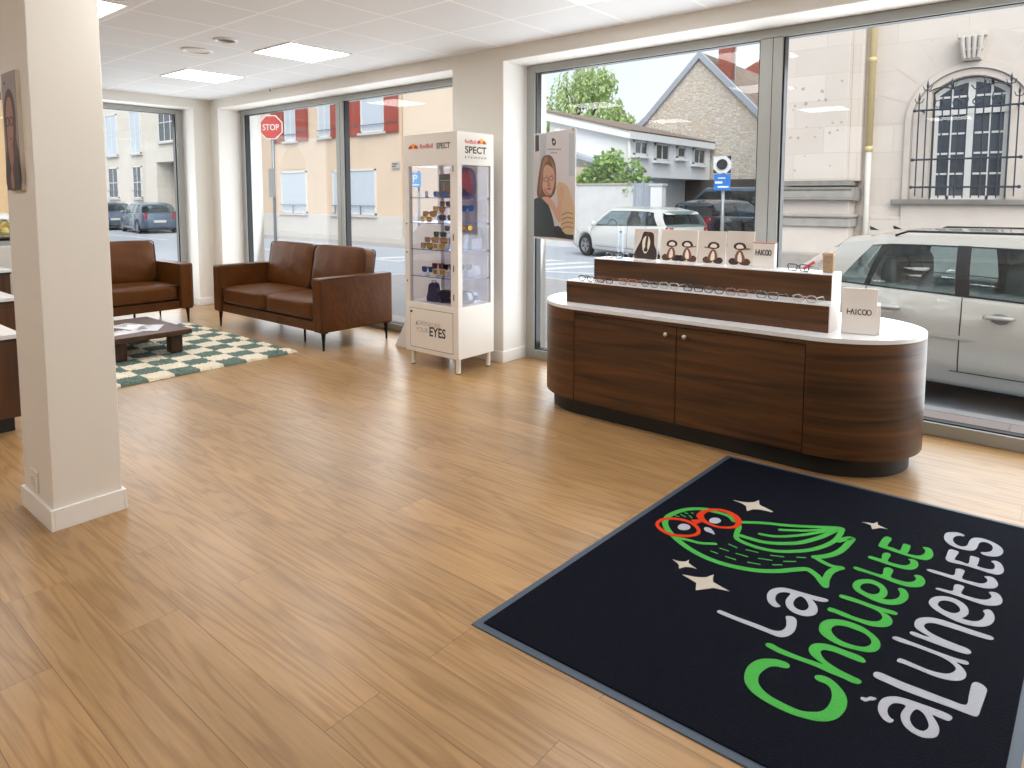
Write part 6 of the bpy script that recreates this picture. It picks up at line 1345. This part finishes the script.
fq = frame_fn((-15.2, 8.99, 3.09), Vector((.8, .6, 0)), (0, 0, 1)); oc = lambda r: [(r*math.cos(PI/8+PI*i/4), r*math.sin(PI/8+PI*i/4)) for i in range(8)]
b = MB(); b.prism([oc(.31)], fq, -.02, 0); s_ = b.build('rim', M('sign_white', (236, 238, 240), .4), t); b = MB(); b.prism([oc(.285)], fq, 0, .003); b.build('face', M('sign_red', (206, 72, 64), .4), s_)
b = MB(); text_mesh(b, 'STOP', fq(-.2, -.075, .003), Vector((.8, .6, 0)), Vector((0, 0, 1)), .15, .40, .002, .01); b.build('lettering', M('sign_white', (236, 238, 240), .4), s_)
b = MB(); b.box(-15.32, 8.96, 1.4, -15.08, 9.0, 2.1); b.build('lower_plate', M('sign_back_grey', (190, 196, 202), .4, .4), t)
t = thing('parking_sign', 'small blue parking sign seen through the top of the glass cabinet', 'sign', (-9.6, 8.6, ZP))
b = MB(); b.tube([(-9.6, 8.68, ZP), (-9.6, 8.68, 1.9)], .024, 10); b.build('post', steel, t, smooth=True)
fq = frame_fn((-9.66, 8.52, 1.60), Vector((.76, .65, 0)), (0, 0, 1)); b = MB(); b.prism([[(0, 0), (.20, 0), (.20, .27), (0, .27)]], fq, -.015, 0); s_ = b.build('panel', M('sign_sky_blue', (96, 170, 226), .4), t)
b = MB(); text_mesh(b, 'P', fq(.05, .09, 0), Vector((.76, .65, 0)), Vector((0, 0, 1)), .14, .09, .002, .02); b.prism([[(.03, .03), (.17, .03), (.17, .055), (.03, .055)]], fq, 0, .002); b.build('lettering', M('sign_white', (236, 238, 240), .4), s_)
for x, y, lab in ((-8.75, 7.75, 'thin white street post seen between the sofa and the cabinet, left one'), (-8.55, 7.85, 'thin white street post seen between the sofa and the cabinet, right one')):
    t = thing('bollard', lab, 'bollard', (x, y, ZP), group='white street posts'); b = MB(); b.tube([(x, y, ZP), (x, y, .66)], .03, 10); b.build('post', M('bollard_white', (222, 224, 226), .5), t, smooth=True); b = MB(); b.ball((x, y, .66), .034, nu=10, nv=6); b.build('cap', steel, t, smooth=True)

# ---------------------------------------------------------------- plants
def leaf_mat(name, c1, c2):
    m, n, l, bs = nodes_of(name)
    ge = n.new('ShaderNodeNewGeometry'); r = n.new('ShaderNodeValToRGB'); r.color_ramp.elements[0].color = rgb(*c1); r.color_ramp.elements[1].color = rgb(*c2)
    l.new(ge.outputs['Random Per Island'], r.inputs['Fac']); l.new(r.outputs['Color'], bs.inputs['Base Color']); bs.inputs['Roughness'].default_value = .6
    bs.inputs['Subsurface Weight'].default_value = 0
    out = [x for x in n if x.type == 'OUTPUT_MATERIAL'][0]; tr = n.new('ShaderNodeBsdfTranslucent'); l.new(r.outputs['Color'], tr.inputs['Color'])
    mx = n.new('ShaderNodeMixShader'); mx.inputs['Fac'].default_value = .35; l.new(bs.outputs['BSDF'], mx.inputs[1]); l.new(tr.outputs['BSDF'], mx.inputs[2]); l.new(mx.outputs['Shader'], out.inputs['Surface'])
    return m
def leaves(mb, pts, size, rnd, droop=.3):
    for p in pts:
        d = Vector((rnd.uniform(-1, 1), rnd.uniform(-1, 1), rnd.uniform(-.8, .5)-droop)).normalized(); s = size*rnd.uniform(.6, 1.3)
        w = d.cross(Vector((rnd.uniform(-1, 1), rnd.uniform(-1, 1), rnd.uniform(-1, 1)))).normalized()*s*.34; n = d.cross(w).normalized()*s*.08
        mb.add([p, p+d*s*.5+w+n, p+d*s, p+d*s*.5-w+n], [(0, 1, 2), (0, 2, 3)])
bark = M('tree_bark', (110, 96, 80), .9, noise=.25, scale=12)
rnd = random.Random(11)
t = thing('willow_tree', 'light green weeping tree behind the white house roof', 'tree', (-25, 36, ZR))
b = MB(); pts = []
lobes = [(-26.9, 36, 7.0, 1.5, 2.1), (-25.5, 36.5, 8.4, 1.5, 1.5), (-24.0, 36, 8.8, 1.1, 1.3), (-24.4, 35.6, 7.0, 1.8, 1.8), (-23.0, 36, 8.3, .9, 1.2), (-22.2, 35.7, 6.6, 1.0, 1.1), (-27.9, 36, 6.0, 1.0, 1.8), (-25.4, 35.3, 6.0, 1.6, 1.4), (-21.5, 36, 6.0, .7, .7), (-23.2, 35.4, 5.8, 1.3, 1.1)]
for x, y, z, r, h_ in lobes:
    for k in range(90):
        a, u_, rr = rnd.uniform(0, 2*PI), rnd.uniform(-1, 1), rnd.random()**.4
        sx_, sy_, sz_ = x+r*rr*math.sqrt(1-u_*u_)*math.cos(a), y+r*rr*math.sqrt(1-u_*u_)*math.sin(a), z+h_*rr*u_
        for j in range(rnd.randint(5, 9)): pts.append(Vector((sx_+rnd.gauss(0, .07), sy_+rnd.gauss(0, .07), sz_-j*.11)))
leaves(b, pts, .25, rnd, 1.1); b.build('foliage', leaf_mat('willow_leaves', (150, 186, 112), (228, 242, 178)), t)
b = MB(); b.tube([(-25, 36, ZR), (-25.1, 36, 3), (-25.0, 36, 6), (-24.6, 36, 8.4)], [.4, .32, .2, .06], 8)
for e in ((-27, 36, 7.2), (-23, 35.8, 7.4), (-22, 35.8, 6.2), (-26, 36.3, 8.6)): b.tube([(-25.05, 36, 4.6), ((-25.05+e[0])/2, 36, 6.2), e], [.18, .12, .04], 6)
b.build('trunk', bark, t, smooth=True)
t = thing('leafy_bush', 'bright green leafy bush over the garden wall', 'bush', (-11.7, 19.0, .4))
b = MB(); pts = []
for x, z, r in ((-11.75, 2.25, .62), (-12.35, 2.1, .55), (-11.1, 2.15, .55), (-12.75, 1.95, .4), (-10.8, 1.85, .4), (-11.7, 2.6, .35), (-12.1, 2.45, .4), (-10.95, 1.6, .32)):
    for k in range(190):
        a, u_, rr = rnd.uniform(0, 2*PI), rnd.uniform(-1, 1), rnd.random()**.35
        pts.append(Vector((x+r*rr*math.sqrt(1-u_*u_)*math.cos(a), 18.98+.33*rr*math.sqrt(1-u_*u_)*math.sin(a), z+r*rr*u_)))
leaves(b, pts, .17, rnd, .1); b.build('foliage', leaf_mat('bush_leaves', (110, 164, 76), (200, 230, 130)), t)
b = MB()
for k in range(6): b.tube([(-11.8+k*.06, 19.0, .4), (-12.3+k*.25, 18.98, 1.4), (-12.8+k*.4, 18.95, 2.1)], [.03, .022, .008], 6)
b.build('stems', bark, t, smooth=True)
t = thing('yellow_shrub', 'yellow flowering shrub seen left of the column through the small side window', 'shrub', (-12.2, 2.55, ZP))
b = MB(); pts = []
for k in range(700):
    a, u_, rr = rnd.uniform(0, 2*PI), rnd.uniform(-1, 1), rnd.random()**.35
    pts.append(Vector((-12.2+.65*rr*math.sqrt(1-u_*u_)*math.cos(a), 2.55+.7*rr*math.sqrt(1-u_*u_)*math.sin(a), .55+.72*rr*u_)))
leaves(b, pts, .16, rnd, 0); b.build('blossom', leaf_mat('yellow_blossom', (206, 176, 84), (240, 222, 150)), t)
b = MB()
for k in range(5): b.tube([(-12.3+k*.05, 2.5+k*.03, ZP), (-12.5+k*.15, 2.4+k*.08, .8)], [.02, .008], 6)
b.build('stems', bark, t, smooth=True)
